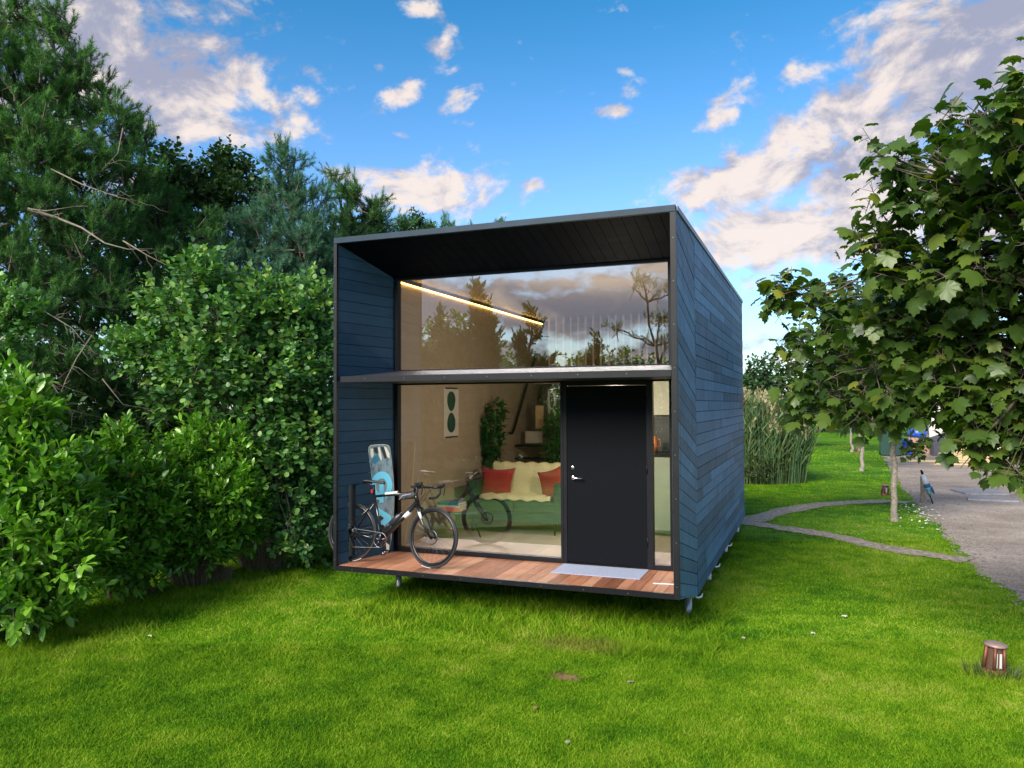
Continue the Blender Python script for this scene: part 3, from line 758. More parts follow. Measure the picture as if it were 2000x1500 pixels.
def limb(wood, a, b, r0, r1, sag=.0, n=5, wob=.06, sides=6):
    a = np.array(a, float); b = np.array(b, float); pts = []; L_ = np.linalg.norm(b-a)
    w = RNG.normal(0, wob*L_, (n+1, 3)); w[0] = 0; w[-1] = 0
    for i in range(n+1):
        f = i/n; p = a*(1-f)+b*f+w[i]*.5; p[2] += sag*math.sin(math.pi*f)*L_; pts.append(p)
    wood.tube(pts, [r0+(r1-r0)*(i/n)**.8 for i in range(n+1)], sides, cap=False)
    return pts
def px_blobs(lst):
    """(x, y, depth, rx, ry[, rdepth]) sizes in metres"""
    o = []
    for b in lst:
        x, y, dp, rx, rz = b[:5]; ry = b[5] if len(b) > 5 else max(rx, rz)*.9
        o.append((at(x, y, dp), (rx, ry, rz)))
    return o
TL = {k: leaf_tpl(k) for k in ('laurel', 'alder', 'maple', 'simple', 'strap')}

# ------------------------------------------------------------------ laurel bushes along the left edge
def laurel(label, base_px, blobs, ntw, group='laurel bushes along the left edge', size=.135, tl=.30):
    base = gp(*base_px); t = empty('laurel_bush', base, label, 'bush', group)
    bl = px_blobs(blobs); fo = Foliage(); wd = MB()
    twigged(fo, wd, bl, ntw, tl, 8, TL['laurel'], size, spread=60, upb=.55, shell=.5, varb=.5, vars_=.32, yellow=.002, tw_r=.004, zmin=ZG+.12)
    for c, r in bl: limb(wd, base+RNG.normal(0, .15, 3)*np.array([1, 1, 0]), c, .028, .010)
    fo.build('foliage', M['laurel'], t); wd.build('stems', M['bark'], t); return t
laurel('nearest laurel bush, tall, filling the left edge of the lawn', (60, 1232),
  [(20,800,7.9,.35,.42),(-40,900,7.9,.7,.5),(60,930,7.8,.5,.45),(110,1000,7.8,.42,.45),(30,1060,7.6,.62,.5),(130,1100,7.6,.35,.36),(50,1165,7.4,.45,.28),(-60,1130,7.5,.5,.5),(150,940,8.2,.28,.3),(60,830,8,.25,.3)], 1150, size=.15)
laurel('slender laurel bush between the tall near one and the rounder one', (255, 1160),
  [(215,925,9.2,.24,.26),(236,868,9.3,.13,.22),(192,885,9.2,.10,.14),(262,900,9.3,.12,.14),(250,960,9.2,.42,.4),(220,1040,9,.45,.45),(290,1010,9.3,.4,.42),(250,1100,9,.38,.3),(305,955,9.5,.24,.26)], 1050)
laurel('rounded laurel bush close to the alder, dry grass at its foot', (400, 1132),
  [(350,910,10,.38,.40),(395,860,10.2,.26,.30),(450,885,10.2,.26,.32),(340,990,9.9,.45,.45),(430,970,10,.5,.45),(390,1050,9.8,.5,.36),(330,1070,9.8,.3,.28),(470,1020,10.2,.33,.4),(345,890,10.3,.16,.18)], 1250, size=.12, tl=.26)

# ------------------------------------------------------------------ alder with round leaves, in front of the pines
def broad(name, label, cat, base, blobs, ntw, tpl, size, mat, bark='bark', trunk_r=.06, group=None, fork=None, nleaf=8, tl=.34, shell=.5, upb=.25, varb=.45, droop=.0, spread=65, yellow=.0, out=.8, vars_=.22, crown='crown', wf=.3, zmin=None):
    t = empty(name, base, label, cat, group); fo = Foliage(); wd = MB(); br = MB()
    twigged(fo, br, blobs, ntw, tl, nleaf, tpl, size, spread=spread, upb=upb, shell=shell, varb=varb, vars_=vars_, droop=droop, yellow=yellow, out=out, wood_frac=wf, zmin=zmin)
    fork = base+np.array([0, 0, 1.2]) if fork is None else np.array(fork)
    top = max(blobs, key=lambda b: b[0][2])[0]
    limb(wd, base-np.array([0, 0, .1]), fork, trunk_r*1.15, trunk_r, 0, 5, .015, 10)
    limb(wd, fork, fork*.3+top*.7, trunk_r, trunk_r*.4, 0, 6, .03, 8)
    for c, r in blobs:
        f = RNG.uniform(0, .55); a = fork*(1-f)+(fork*.3+top*.7)*f
        p = limb(br, a, c, trunk_r*.42, .008, .05, 6, .05)
        for _ in range(3): limb(br, p[3+_ % 3], c+nrm(RNG.normal(size=3))*np.array(r)*.85, .012, .003, .03, 4, .06, 4)
    fo.build(crown, mat, t); tk = wd.build('trunk', M[bark], t); br.build('limbs', M[bark], tk); return t
alder = px_blobs([(390,540,10.8,.35,.4),(330,600,10.7,.45,.4),(250,680,10.4,.35,.28),(300,690,10.5,.5,.38),(420,640,10.7,.55,.5),(400,730,10.4,.55,.42),
 (500,600,11.2,.6,.5),(560,640,11.3,.6,.55),(610,600,11.6,.45,.5),(520,730,11,.7,.6),(600,750,11.4,.6,.7),(480,830,10.8,.6,.5),(570,870,11,.65,.6),(620,950,11.3,.45,.6),
 (500,920,10.6,.5,.45),(560,1010,10.6,.35,.4),(600,1060,10.9,.3,.25),(320,790,10.6,.3,.3),(640,850,11.8,.5,.7),(580,1070,10.2,.16,.13)])
broad('alder_tree', 'bushy alder tree with round leaves beside the cabin, right of the laurel bushes', 'tree', gp(540, 1112), alder, 2900, TL['alder'], .094, M['alder'], trunk_r=.07, nleaf=8, tl=.40, shell=.45, vars_=.3)
a2 = px_blobs([(0,590,9.6,.35,.22),(30,620,9.6,.3,.2),(-30,690,9.5,.4,.3),(10,700,9.5,.2,.14)])
broad('alder_tree', 'alder tree reaching in from the left edge above the tall laurel', 'tree', gp(-150, 1190), a2, 260, TL['alder'], .085, M['alder'], trunk_r=.05, tl=.3)

# ------------------------------------------------------------------ pines
def pine(label, base, blobs, nshoot, mat, needle=.088, sl=.26, group='pines behind the bushes', trunk_r=.14, dead=0, nn=44, upb=1.0, shell=.2, trunk_top=None, wid=.0085):
    t = empty('pine_tree', base, label, 'tree', group); fo = Foliage(); br = MB(); wd = MB()
    q_ = max(8, nshoot//6); P, v, idx = in_blobs(blobs, q_, shell); axis = nrm(v*np.array([.9, .9, .3])+np.array([0, 0, .55*upb])+RNG.normal(0, .35, (q_, 3)))
    for i_ in range(0, q_, 2): br.tube([P[i_]-axis[i_]*sl*1.6, P[i_]], [.014, .007], 4, cap=False, sm=False)
    P = np.repeat(P, 6, 0)+RNG.normal(0, .035, (q_*6, 3)); v = np.repeat(axis, 6, 0)+RNG.normal(0, .45, (q_*6, 3)); P = P-np.repeat(axis, 6, 0)*RNG.uniform(0, sl*1.1, q_*6)[:, None]; n = len(P)
    k = P[:, 2] > ZG+.3; P = P[k]; v = v[k]; n = len(P)
    tdir = nrm(v+np.array([0, 0, upb*.75])); ln = sl*RNG.uniform(.35, .95, n); tv = np.clip(RNG.normal(.45, .2, n), 0, 1)
    a = nrm(np.cross(tdir, np.array([.31, .17, .9]))); b = np.cross(tdir, a); tot = n*nn
    f = np.tile((np.arange(nn)+.5)/nn, n); ph = np.tile(np.arange(nn)*2.4, n)+RNG.uniform(0, 6, tot)*.3
    T = np.repeat(tdir, nn, 0); A_ = np.repeat(a, nn, 0); B_ = np.repeat(b, nn, 0); rad = A_*np.cos(ph)[:, None]+B_*np.sin(ph)[:, None]
    base_ = np.repeat(P, nn, 0)+T*(np.repeat(ln, nn)*f)[:, None]
    an = R(62)-R(34)*f; dd = nrm(T*np.cos(an)[:, None]+rad*np.sin(an)[:, None]+RNG.normal(0, .1, (tot, 3)))
    L_ = needle*RNG.uniform(.75, 1.15, tot); side = nrm(np.cross(dd, nrm(RNG.normal(size=(tot, 3)))))*wid*.5
    V = np.empty((tot, 3, 3)); V[:, 0] = base_-side; V[:, 1] = base_+side; V[:, 2] = base_+dd*L_[:, None]
    fo.add(V.reshape(-1, 3), np.arange(tot*3).reshape(-1, 3), np.clip(np.repeat(tv, nn)+RNG.normal(0, .1, tot)+.15*(f-.5), 0, 1))
    for q in np.nonzero(RNG.random(n) < .16)[0]: br.tube([P[q]-tdir[q]*.12, P[q]+tdir[q]*ln[q]], [.008, .004], 3, cap=False, sm=False)
    top = np.array(trunk_top) if trunk_top is not None else max(blobs, key=lambda b: b[0][2])[0]
    tp = limb(wd, base-np.array([0, 0, .1]), top, trunk_r, .02, 0, 10, .012, 10)
    for c, r in blobs:
        h = np.clip((c[2]-.5*r[0]-tp[0][2])/(top[2]-tp[0][2]), .12, .95); a_ = np.array(tp[int(h*10)])
        p = limb(br, a_, c, .035, .010, -.02, 6, .04)
        for _ in range(4): limb(br, p[2+_], c+nrm(RNG.normal(size=3))*np.array(r)*.8, .014, .004, 0, 4, .07, 4)
    fo.build('crown', mat, t); tk = wd.build('trunk', M['bark'], t); br.build('limbs', M['bark'], tk)
    return t, tk
p1 = px_blobs([(110,60,12.5,.28,.5),(35,30,12.5,.3,.6),(150,150,12.6,.6,.55),(60,150,12.3,.7,.6),(200,220,12.8,.6,.5),(260,260,13,.42,.4),(100,270,12.2,.9,.6),(10,250,12,.8,.7),(180,330,12.6,.8,.5),
 (270,330,13,.5,.4),(60,380,11.9,.8,.5),(160,440,12.2,.7,.5),(10,480,11.6,.6,.5),(90,560,11.8,.7,.5),(230,420,12.8,.6,.4),(40,700,10.8,.5,.4),(130,700,11.4,.5,.5),(70,610,11,.35,.35),(-60,120,12,.7,1.1),(-60,400,11.5,.7,.9),(200,560,12.4,.6,.5)])
t1, tk1 = pine('tallest pine at the left edge, rising above the frame of the other trees', gp(40, 1120)+np.array([-1.2, 3.2, 0]), p1, 6600, M['pine'], sl=.26, trunk_r=.16)
p2 = px_blobs([(560,330,14.5,.35,.6),(540,400,14.4,.6,.6),(600,400,14.6,.5,.6),(500,470,14.2,.7,.6),(590,490,14.4,.8,.7),(520,560,14,.8,.6),(630,560,14.5,.6,.7),(440,520,13.8,.6,.6),(470,620,13.6,.8,.6),(620,470,14.8,.5,.5)])
pine('bluish pine with a rounded candle-tipped top, left of the cabin roof', gp(560, 1040)+np.array([0, 1.5, 0]), p2, 3300, M['pineblue'], sl=.28)
p3 = px_blobs([(690,375,16,.25,.35),(655,360,16,.2,.4),(735,410,16.5,.35,.35),(690,440,16.5,.7,.5),(650,500,16,.6,.6),(740,460,16.8,.5,.4),(785,440,17.5,.22,.18)])
pine('open dark pine standing just behind the cabin roof', gp(690, 1000)+np.array([-.3, 3, 0]), p3, 1300, M['pine'], sl=.3)
p4 = px_blobs([(300,420,13.8,.7,.6),(380,470,13.8,.8,.6),(280,520,13.4,.8,.6),(360,560,13.6,.8,.5),(240,620,13,.8,.5),(330,650,13.2,.8,.5),(180,760,12.4,.8,.6),(260,800,12.4,.8,.6),(340,780,12.8,.8,.6),(90,830,11.6,.7,.5),(440,700,13.2,.8,.8)])
pine('low dark pine in the middle of the tree belt with bare twigs in front', gp(290, 1080)+np.array([-.8, 2.6, 0]), p4, 4300, M['pine'], sl=.24, upb=.6)
p5 = px_blobs([(880,436,20,.25,.13),(920,440,20,.2,.1),(855,450,20,.6,.25),(960,452,20,.5,.2)])
pine('distant pine whose tips just clear the cabin roof', gp(900, 930)+np.array([0, 2, 0]), p5, 260, M['pine'], sl=.3, group=None)
# broadleaf crowns showing between the pines
b1 = px_blobs([(330,330,14.8,.45,.4),(420,345,15.2,.45,.4),(440,320,15.2,.3,.3),(380,400,15,.7,.6),(470,400,15.2,.5,.6),(320,400,14.8,.6,.5),(490,340,15.4,.25,.3)])
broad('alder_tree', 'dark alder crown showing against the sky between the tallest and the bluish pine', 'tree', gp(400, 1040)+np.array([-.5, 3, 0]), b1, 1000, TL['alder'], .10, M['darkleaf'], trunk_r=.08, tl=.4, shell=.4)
b2 = px_blobs([(815,430,19,.18,.2),(800,455,19,.3,.25),(830,460,19,.35,.2)])
broad('broadleaf_tree', 'distant small-leaved tree top peeking over the cabin roof', 'tree', gp(815, 930)+np.array([0, 1, 0]), b2, 150, TL['simple'], .11, M['darkleaf'], trunk_r=.05, tl=.3)
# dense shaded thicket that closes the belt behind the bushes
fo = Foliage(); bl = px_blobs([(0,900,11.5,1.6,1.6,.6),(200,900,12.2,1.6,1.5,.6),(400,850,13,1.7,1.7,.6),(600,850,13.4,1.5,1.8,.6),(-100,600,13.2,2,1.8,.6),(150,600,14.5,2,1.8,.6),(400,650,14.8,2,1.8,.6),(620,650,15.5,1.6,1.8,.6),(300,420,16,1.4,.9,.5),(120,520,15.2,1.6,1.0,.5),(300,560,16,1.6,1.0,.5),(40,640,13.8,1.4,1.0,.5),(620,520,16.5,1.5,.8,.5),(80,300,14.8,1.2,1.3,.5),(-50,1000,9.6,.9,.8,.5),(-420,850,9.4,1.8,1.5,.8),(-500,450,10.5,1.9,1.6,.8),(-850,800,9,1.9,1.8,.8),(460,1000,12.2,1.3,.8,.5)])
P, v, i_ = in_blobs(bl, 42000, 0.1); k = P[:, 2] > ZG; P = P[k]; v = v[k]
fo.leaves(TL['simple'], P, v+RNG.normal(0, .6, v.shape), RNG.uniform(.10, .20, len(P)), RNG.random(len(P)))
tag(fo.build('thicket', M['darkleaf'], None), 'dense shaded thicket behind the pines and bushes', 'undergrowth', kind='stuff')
# bare dead branches hanging in front of the pines
def dead(pts_px, r0, label, n=7, sp=.35):
    pts = [at(x, y, d) for x, y, d in pts_px]; mb = MB(); rr = [r0*(1-.8*i/(len(pts)-1)) for i in range(len(pts))]
    mb.tube(pts, rr, 6)
    for _ in range(n):
        i = random.randrange(0, len(pts)-1); f = random.random(); p = pts[i]*(1-f)+pts[i+1]*f; q = p+(RT*random.uniform(-.2, 1)+UP*random.uniform(-.8, .5)+FW*random.uniform(-.5, .3))*sp*random.uniform(.5, 1.3)
        limb(mb, p, q, r0*.45, r0*.12, 0, 4, .1, 4)
    o = mb.build('bare_branch', M['deadwood'], tk1); return o
dead([(55,408,10.9),(110,425,10.8),(160,445,10.7),(205,475,10.6),(250,487,10.6),(300,486,10.7)], .022, '')
dead([(55,408,10.9),(90,412,10.7),(155,402,10.6)], .012, '', 3)
dead([(180,655,11),(150,700,10.8),(130,740,10.8),(105,800,10.7),(100,860,10.7)], .013, '', 9, .5)
dead([(75,730,10.7),(105,755,10.5),(135,800,10.5),(215,820,10.5)], .014, '', 10, .5)
dead([(240,470,10.6),(290,500,10.6),(330,520,10.7),(360,540,10.7)], .010, '', 6)
dead([(100,330,11.6),(160,360,11.4),(230,385,11.4),(280,395,11.5)], .013, '', 8, .45)
dead([(240,250,12.2),(230,300,12),(200,330,11.9)], .010, '', 6, .4)
dead([(200,740,11),(240,790,10.9),(300,800,10.9),(330,830,10.9)], .010, '', 8, .4)
dead([(20,560,11),(90,610,10.9),(140,640,10.8),(190,700,10.7)], .012, '', 8, .4)
# dry grass at the foot of the bushes
def tuft(label, px, n, h, rad, mat='straw', name='dry_grass_tuft', cat='grass tuft', group=None, wid=.006):
    b = gp(*px); r = np.sqrt(RNG.random(n))*rad; an = RNG.uniform(0, 6.28, n)
    P = np.c_[b[0]+r*np.cos(an), b[1]+r*np.sin(an)*.7, np.full(n, ZG)]; hh = h*RNG.uniform(.5, 1.15, n)
    la = RNG.normal(0, .3, (n, 2))+np.c_[np.cos(an), np.sin(an)]*.35
    s = nrm(np.c_[RNG.normal(size=n), RNG.normal(size=n), np.zeros(n)])*wid*.5
    V = np.empty((n, 5, 3)); mid = P+np.c_[la*hh[:, None]*.35, hh*.6]; tip = P+np.c_[la*hh[:, None], hh*.95]
    V[:, 0] = P-s; V[:, 1] = P+s; V[:, 2] = mid-s*.7; V[:, 3] = mid+s*.7; V[:, 4] = tip
    k = np.arange(n)[:, None]*5; F4 = k+np.array([[0, 1, 3, 2]]); F3 = k+np.array([[2, 3, 4]])
    va = RNG.random(n); o = fastmesh(name, V.reshape(-1, 3), [F4, F3], M[mat], loc=b, attr=np.concatenate([va, va]))
    return tag(o, label, cat, group)
tuft('pale dry grass tuft under the rounded laurel bush', (372, 1140), 1300, .42, .30, group='dry grass at the foot of the bushes')
tuft('small dry grass tuft between the rounded laurel and the alder', (428, 1136), 500, .26, .16, group='dry grass at the foot of the bushes')
tuft('brown dry grass tuft under the alder', (512, 1110), 1500, .5, .32, group='dry grass at the foot of the bushes')
tuft('low green weeds under the alder beside the cabin corner', (615, 1096), 500, .2, .3, 'bush', 'weed_clump', 'weeds', wid=.02)

# ------------------------------------------------------------------ maples in a row along the gravel
MG = 'maples planted in a row along the gravel'
near = px_blobs([(1990,250,4.6,.30,.22),(1910,215,4.7,.22,.12),(2080,200,4.6,.4,.4),(1740,310,5.4,.22,.14),(1820,290,5.2,.22,.13),
 (1790,400,5.5,.40,.28),(1900,370,5.3,.35,.22),(2000,420,5.2,.5,.35),(1700,485,5.8,.26,.16),(1790,510,5.7,.45,.25),(1920,520,5.4,.5,.3),(2050,560,5.2,.5,.5),
 (1840,620,5.9,.5,.3),(1740,640,6.2,.40,.22),(1960,660,5.6,.5,.3),(1550,575,7.0,.24,.18),(1610,600,7.0,.36,.22),(1590,680,7.0,.38,.24),(1680,720,6.8,.45,.26),(1620,770,6.9,.45,.22),
 (1580,800,7.0,.26,.13),(1720,800,6.6,.42,.18),(1800,740,6.2,.5,.28),(1850,800,6.1,.42,.16),(1920,760,5.8,.5,.3),(2020,760,5.6,.5,.4),(1960,850,5.6,.42,.2),(1985,915,5.4,.26,.12),(1900,880,5.6,.16,.10),(2080,880,5.4,.4,.3),(2100,400,4.8,.4,.6)])
near = [(c, tuple(q*.86 for q in r)) for c, r in near]+[(np.array(c), (.62, .62, .42)) for c in ((8.0,-1.2,2.3),(7.9,-2.3,2.2),(7.3,-1.5,3.7),(8.1,-1.8,3.1),(7.2,-2.7,2.5),(7.5,-2.2,3.2),(8.4,-.9,1.8))]
def maple_tree(label, base, blobs, ntw, size, nleaf, fork, group, tl=.3, trunk_r=.07, mat='maple', bark='barkgrey', droop=.38):
    t = empty('maple_tree', base, label, 'tree', group); fo = Foliage(); wd = MB(); br = MB()
    P, v, idx = in_blobs(blobs, ntw, .25); n = len(P)
    tdir = nrm(v*.9+np.array([0, 0, .35])+RNG.normal(0, .4, (n, 3))); ln = tl*RNG.uniform(.6, 1.2, n)
    a = nrm(np.cross(tdir, np.array([.2, .1, 1]))); b = np.cross(tdir, a); tv = RNG.normal(.42, .2, n); ph0 = RNG.uniform(0, 6, n)
    for i in range(nleaf):
        f = (i//2*2+1.6)/(nleaf+1); ph = ph0+(i % 2)*math.pi+(i//2)*1.57
        rad = a*np.cos(ph)[:, None]+b*np.sin(ph)[:, None]; node = P+tdir*(ln*(f-.5))[:, None]
        pet = nrm(rad*.9+tdir*.5+np.array([0, 0, .15])); pl = size*RNG.uniform(.4, .8, n); tip = node+pet*pl[:, None]
        d = nrm(rad*.75+tdir*.2+np.array([0, 0, -droop*1.4])+RNG.normal(0, .25, (n, 3)))
        fo.leaves(TL['maple'], tip, d, size*RNG.uniform(.45, 1.15, n), np.clip(tv+RNG.normal(0, .13, n)+(RNG.random(n) < .03)*.5, 0, 1), rnd=.3)
        for q in np.nonzero(RNG.random(n) < (.8 if size > .1 else .15))[0]: br.tube([node[q], tip[q]], [.0022, .0014], 3, cap=False, sm=False)
    for q in range(n):
        if size > .1 or RNG.random() < .3: br.tube([P[q]-tdir[q]*ln[q]*.6, P[q]+tdir[q]*ln[q]*.5], [.005, .0022], 4, cap=False)
    fork = np.array(fork); top = max(blobs, key=lambda b: b[0][2])[0]; top = np.array([fork[0]*.5+top[0]*.5, fork[1]*.5+top[1]*.5, top[2]])
    limb(wd, base-np.array([0, 0, .1]), base*.97+fork*.03+np.array([0, 0, .06]), trunk_r*1.9, trunk_r*1.25, 0, 2, 0, 12); limb(wd, base+np.array([0, 0, -.02]), fork, trunk_r*1.25, trunk_r*.85, 0, 9, .02, 12)
    limb(wd, fork, top, trunk_r*.95, trunk_r*.3, 0, 6, .03, 8)
    for c, r in blobs:
        f = RNG.uniform(0, .7); s = fork*(1-f)+top*f; p = limb(br, s, c, trunk_r*.4, .006, .08, 7, .04)
        for _ in range(3): limb(br, p[4+_], c+nrm(RNG.normal(size=3))*np.array(r)*.8, .008, .003, 0, 3, .06, 4)
    fo.build('crown', M[mat], t); tk = wd.build('trunk', M[bark], t); br.build('limbs', M['bark'], tk); return t
maple_tree('nearest maple, its large leaves reaching in from the right edge', np.array([7.15, -1.55, ZG]), near, 1300, .125, 6, (7.1, -1.5, 1.5), MG, tl=.30)
b = gp(1747, 1018)
m2 = px_blobs([(1740,560,14.9,.5,.4),(1680,620,14.9,.6,.5),(1600,680,14.8,.6,.45),(1760,680,14.8,.9,.6),(1660,740,14.6,.8,.5),(1800,600,15,.7,.6),(1850,700,15,.8,.6),(1600,760,14.7,.5,.35),(1720,810,14.6,.7,.28),(1560,720,14.8,.35,.3),(1780,870,14.8,.3,.14),(1650,560,14.9,.25,.2)])
maple_tree('young maple with a slim pale trunk standing between the two earth paths', b, m2, 850, .12, 8, b+np.array([.02, .05, 2.0]), MG, tl=.34, trunk_r=.052)
for px, lab in (((1683, 920), 'slim maple in the row, behind the one between the paths'), ((1664, 883), 'farthest slim maple of the row')):
    b = gp(*px); d = (b-CAM)@FW; c = b+np.array([0, 0, 3.6])
    bl = [(c+np.array([RNG.normal(0, .5), RNG.normal(0, .5), z]), (.9-.12*abs(z), .9, .55)) for z in (-1, -.3, .4, 1.1, 1.7)]
    maple_tree(lab, b, bl, 420, .14, 6, b+np.array([0, 0, 2.2]), MG, tl=.4, trunk_r=.055)

# ------------------------------------------------------------------ far side of the lawn
def reedbed():
    t = empty('reed_bed', gp(1490, 945), 'tall reed clump with tan plumes beside the rear corner of the cabin', 'reeds')
    n = 2600; c = np.array([3.0, 16.6]); an = RNG.uniform(0, 6.28, n); r = np.sqrt(RNG.random(n))
    P = np.c_[c[0]+1.9*r*np.cos(an), c[1]+1.2*r*np.sin(an), np.full(n, ZG)]; hh = RNG.uniform(1.7, 2.6, n)*(1-.28*np.clip(P[:, 0]-3.6, 0, 2)); la = RNG.normal(0, .10, (n, 2)); la[:, 0] += .06+.10*np.clip(P[:, 0]-4, 0, 1)
    s = nrm(np.c_[RNG.normal(size=n), RNG.normal(size=n), np.zeros(n)])*.009
    V = np.empty((n, 6, 3)); 
    for i, (f, w) in enumerate(((0, 1), (.55, .9), (1, .5))):
        q = P+np.c_[la*(hh*f*f)[:, None], hh*f]; V[:, 2*i] = q-s*w; V[:, 2*i+1] = q+s*w
    k = np.arange(n)[:, None, None]*6; F = (k+np.array([[0, 1, 3, 2], [2, 3, 5, 4]])).reshape(-1, 4)
    fo = Foliage(); va = RNG.random(n)*.8; fo.add(V.reshape(-1, 3), F, np.repeat(va, 2))
    for f0 in (.35, .5, .62, .74, .85):
        q = P+np.c_[la*(hh*f0*f0)[:, None], hh*f0]; a = RNG.uniform(0, 6.28, n)
        d = np.c_[np.cos(a)*.6, np.sin(a)*.6, np.full(n, .8)]; fo.leaves(TL['strap'], q, d, RNG.uniform(.35, .6, n), np.clip(RNG.normal(.4, .22, n), 0, .8))
    fo.build('reed_leaves', M['reed'], t)
    fo = Foliage(); k = RNG.random(n) < .26; top = (P+np.c_[la*hh[:, None], hh])[k]; m = len(top)
    for i in range(9):
        d = RNG.normal(0, .35, (m, 3))+np.array([.15, 0, 1]); fo.leaves(TL['simple'], top+np.array([0, 0, -.12+.03*i]), d, RNG.uniform(.08, .15, m), RNG.uniform(.8, 1, m))
    fo.build('plumes', M['reed'], t)
reedbed()
b = gp(1480, 945)
broad('low_bush', 'low leafy bush at the foot of the reed clump', 'bush', b, px_blobs([(1480,915,21.9,.45,.35),(1515,905,22.2,.4,.4),(1500,850,22.6,.55,.5),(1525,860,23,.3,.45),(1470,860,22.5,.4,.4)]), 700, TL['simple'], .09, M['bush'], trunk_r=.03, fork=b+np.array([0, .3, .3]), nleaf=7, tl=.3)
for lab, px, bl in (('dark round tree far beyond the reed clump', (1500, 850), [(1490,725,40,1.0,.7),(1515,745,40,1.1,.8),(1480,760,40,1.0,.6),(1540,770,40,1.5,.8),(1500,800,40,1.8,.9),(1560,810,41,1.4,.7)]),):
    broad('far_tree', lab, 'tree', gp(*px), px_blobs(bl), 520, TL['alder'], .22, M['darkleaf'], trunk_r=.12, tl=.7)
def far_pine():
    b = gp(1462, 836); bl = px_blobs([(1462,738,48,.9,.25),(1452,757,48,1.1,.25),(1475,745,48,.5,.2)])
    pine('far flat-topped pine against the horizon beside the cabin corner', b, bl, 260, M['pine'], needle=.16, sl=.5, group=None, trunk_r=.14, wid=.02)
far_pine()
# distant tree line closing the horizon
FT = 'trees along the horizon'
hz = [(1390,60,'distant round tree behind the cabin roof line'),(1600,62,'distant tree hidden mostly by the maple crowns'),(1680,58,'distant tree behind the slim trunks'),(1760,64,'distant broad tree left of the pale building'),(1840,66,'distant tree just behind the pale building'),(1960,60,'distant tree at the right edge behind the pale building'),(2060,62,'distant tree outside the right edge behind the gravel')]
for i, (x, d, lab) in enumerate(hz):
    b = at(x, 750, d); b[2] = ZG; c = b+np.array([0, 0, 2.6]); bl = [(c+np.array([RNG.normal(0, 1.3), RNG.normal(0, .8), RNG.uniform(-1.4, 1.1)]), (1.7, 1.4, 1.2)) for _ in range(6)]
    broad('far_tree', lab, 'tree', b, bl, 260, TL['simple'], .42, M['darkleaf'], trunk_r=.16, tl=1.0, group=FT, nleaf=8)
# trees on the viewer's side, seen mirrored in the panes
VG = 'trees on the near side of the lawn, mirrored in the panes'
def vdir(px, py, dist):          # point met by the mirrored line of sight
    d = ray(px, py); t0 = (GY-CAM[1])/d[1]; h = CAM+t0*d; r = d*np.array([1, -1, 1]); return h+r*dist
def vpine(px, top, width, dist, lab, ns=1500, mat='pine'):
    c = vdir(px, top, dist); b = c.copy(); b[2] = ZG; Hh = c[2]-ZG; bl = []
    for i in range(9):
        f = (i+.5)/9; w = width*(1-f)**.8+.15
        for _ in range(2 if f < .7 else 1): bl.append((b+np.array([RNG.normal(0, w*.35), RNG.normal(0, w*.35), Hh*(.12+.85*f)]), (w*.75, w*.75, Hh*.09)))
    return pine(lab, b, bl, ns, M[mat], sl=.34, needle=.09, group=VG, trunk_r=.12, wid=.03, nn=30)
vpine(935, 545, 1.9, 17, 'tall pine mirrored in the upper pane, left of centre', 9000)
vpine(860, 600, 2.2, 19, 'wide pine mirrored in the upper pane behind the light strip', 9000)
vpine(1045, 590, .8, 16, 'slender young conifer mirrored in the middle of the upper pane', 2600)
vpine(1165, 640, 1.2, 20, 'low conifer mirrored right of the slender one', 2000)
def vbroad(px, top, w, dist, lab, n=500):
    c = vdir(px, top, dist); b = c.copy(); b[2] = ZG; Hh = c[2]-ZG
    bl = [(b+np.array([RNG.normal(0, w*.5), RNG.normal(0, w*.4), Hh*RNG.uniform(.25, .85)]), (w*.6, w*.6, Hh*.16)) for _ in range(9)]
    return broad('broadleaf_tree', lab, 'tree', b, bl, n, TL['alder'], .16, M['alder'], trunk_r=.09, tl=.5, group=VG)
vbroad(1110, 690, 1.8, 22, 'bushy tree mirrored low in the upper pane')
vbroad(1230, 675, 1.8, 24, 'bushy tree mirrored low at the right of the upper pane')
vbroad(800, 590, 2.4, 20, 'broad tree mirrored at the left of the upper pane', 800)
vbroad(980, 680, 2.2, 21, 'broad tree mirrored under the light strip', 700)
for i_, (px_, d_) in enumerate(((720, 22), (850, 23), (960, 24), (1060, 24), (1150, 25), (1240, 26), (1330, 27))):
    c = vdir(px_, 765, d_); b = c.copy(); b[2] = ZG
    bl = [(b+np.array([RNG.normal(0, 1.2), RNG.normal(0, .5), z]), (1.8, .9, .8)) for z in (.5, .9, 1.4, 1.9, 2.3, .7)]
    broad('hedge_bush', 'tall hedge bush '+('at the left end of', 'second from the left in', 'third from the left in', 'in the middle of', 'third from the right in', 'second from the right in', 'at the right end of')[i_]+' the hedge mirrored low in the panes', 'bush', b, bl, 520, TL['simple'], .22, M['darkleaf'], trunk_r=.06, tl=.5, group='hedge on the near side of the lawn')
q = vdir(1330, 600, 11); b = q.copy(); b[2] = ZG
bl = [(vdir(x, y, 11+dz), (w, w*.8, h)) for x, y, dz, w, h in ((1255,548,0,.5,.12),(1285,570,.3,.35,.12),(1235,560,.2,.3,.10),(1290,620,0,.4,.16),(1250,655,.3,.4,.1),(1200,640,.4,.35,.08),(1300,665,0,.4,.15),(1340,560,0,.6,.3),(1350,650,0,.6,.3))]
pine('spreading pine mirrored at the right end of the upper pane', b, bl, 420, M['pine'], sl=.26, needle=.08, group=VG, trunk_r=.08, wid=.008, nn=26)

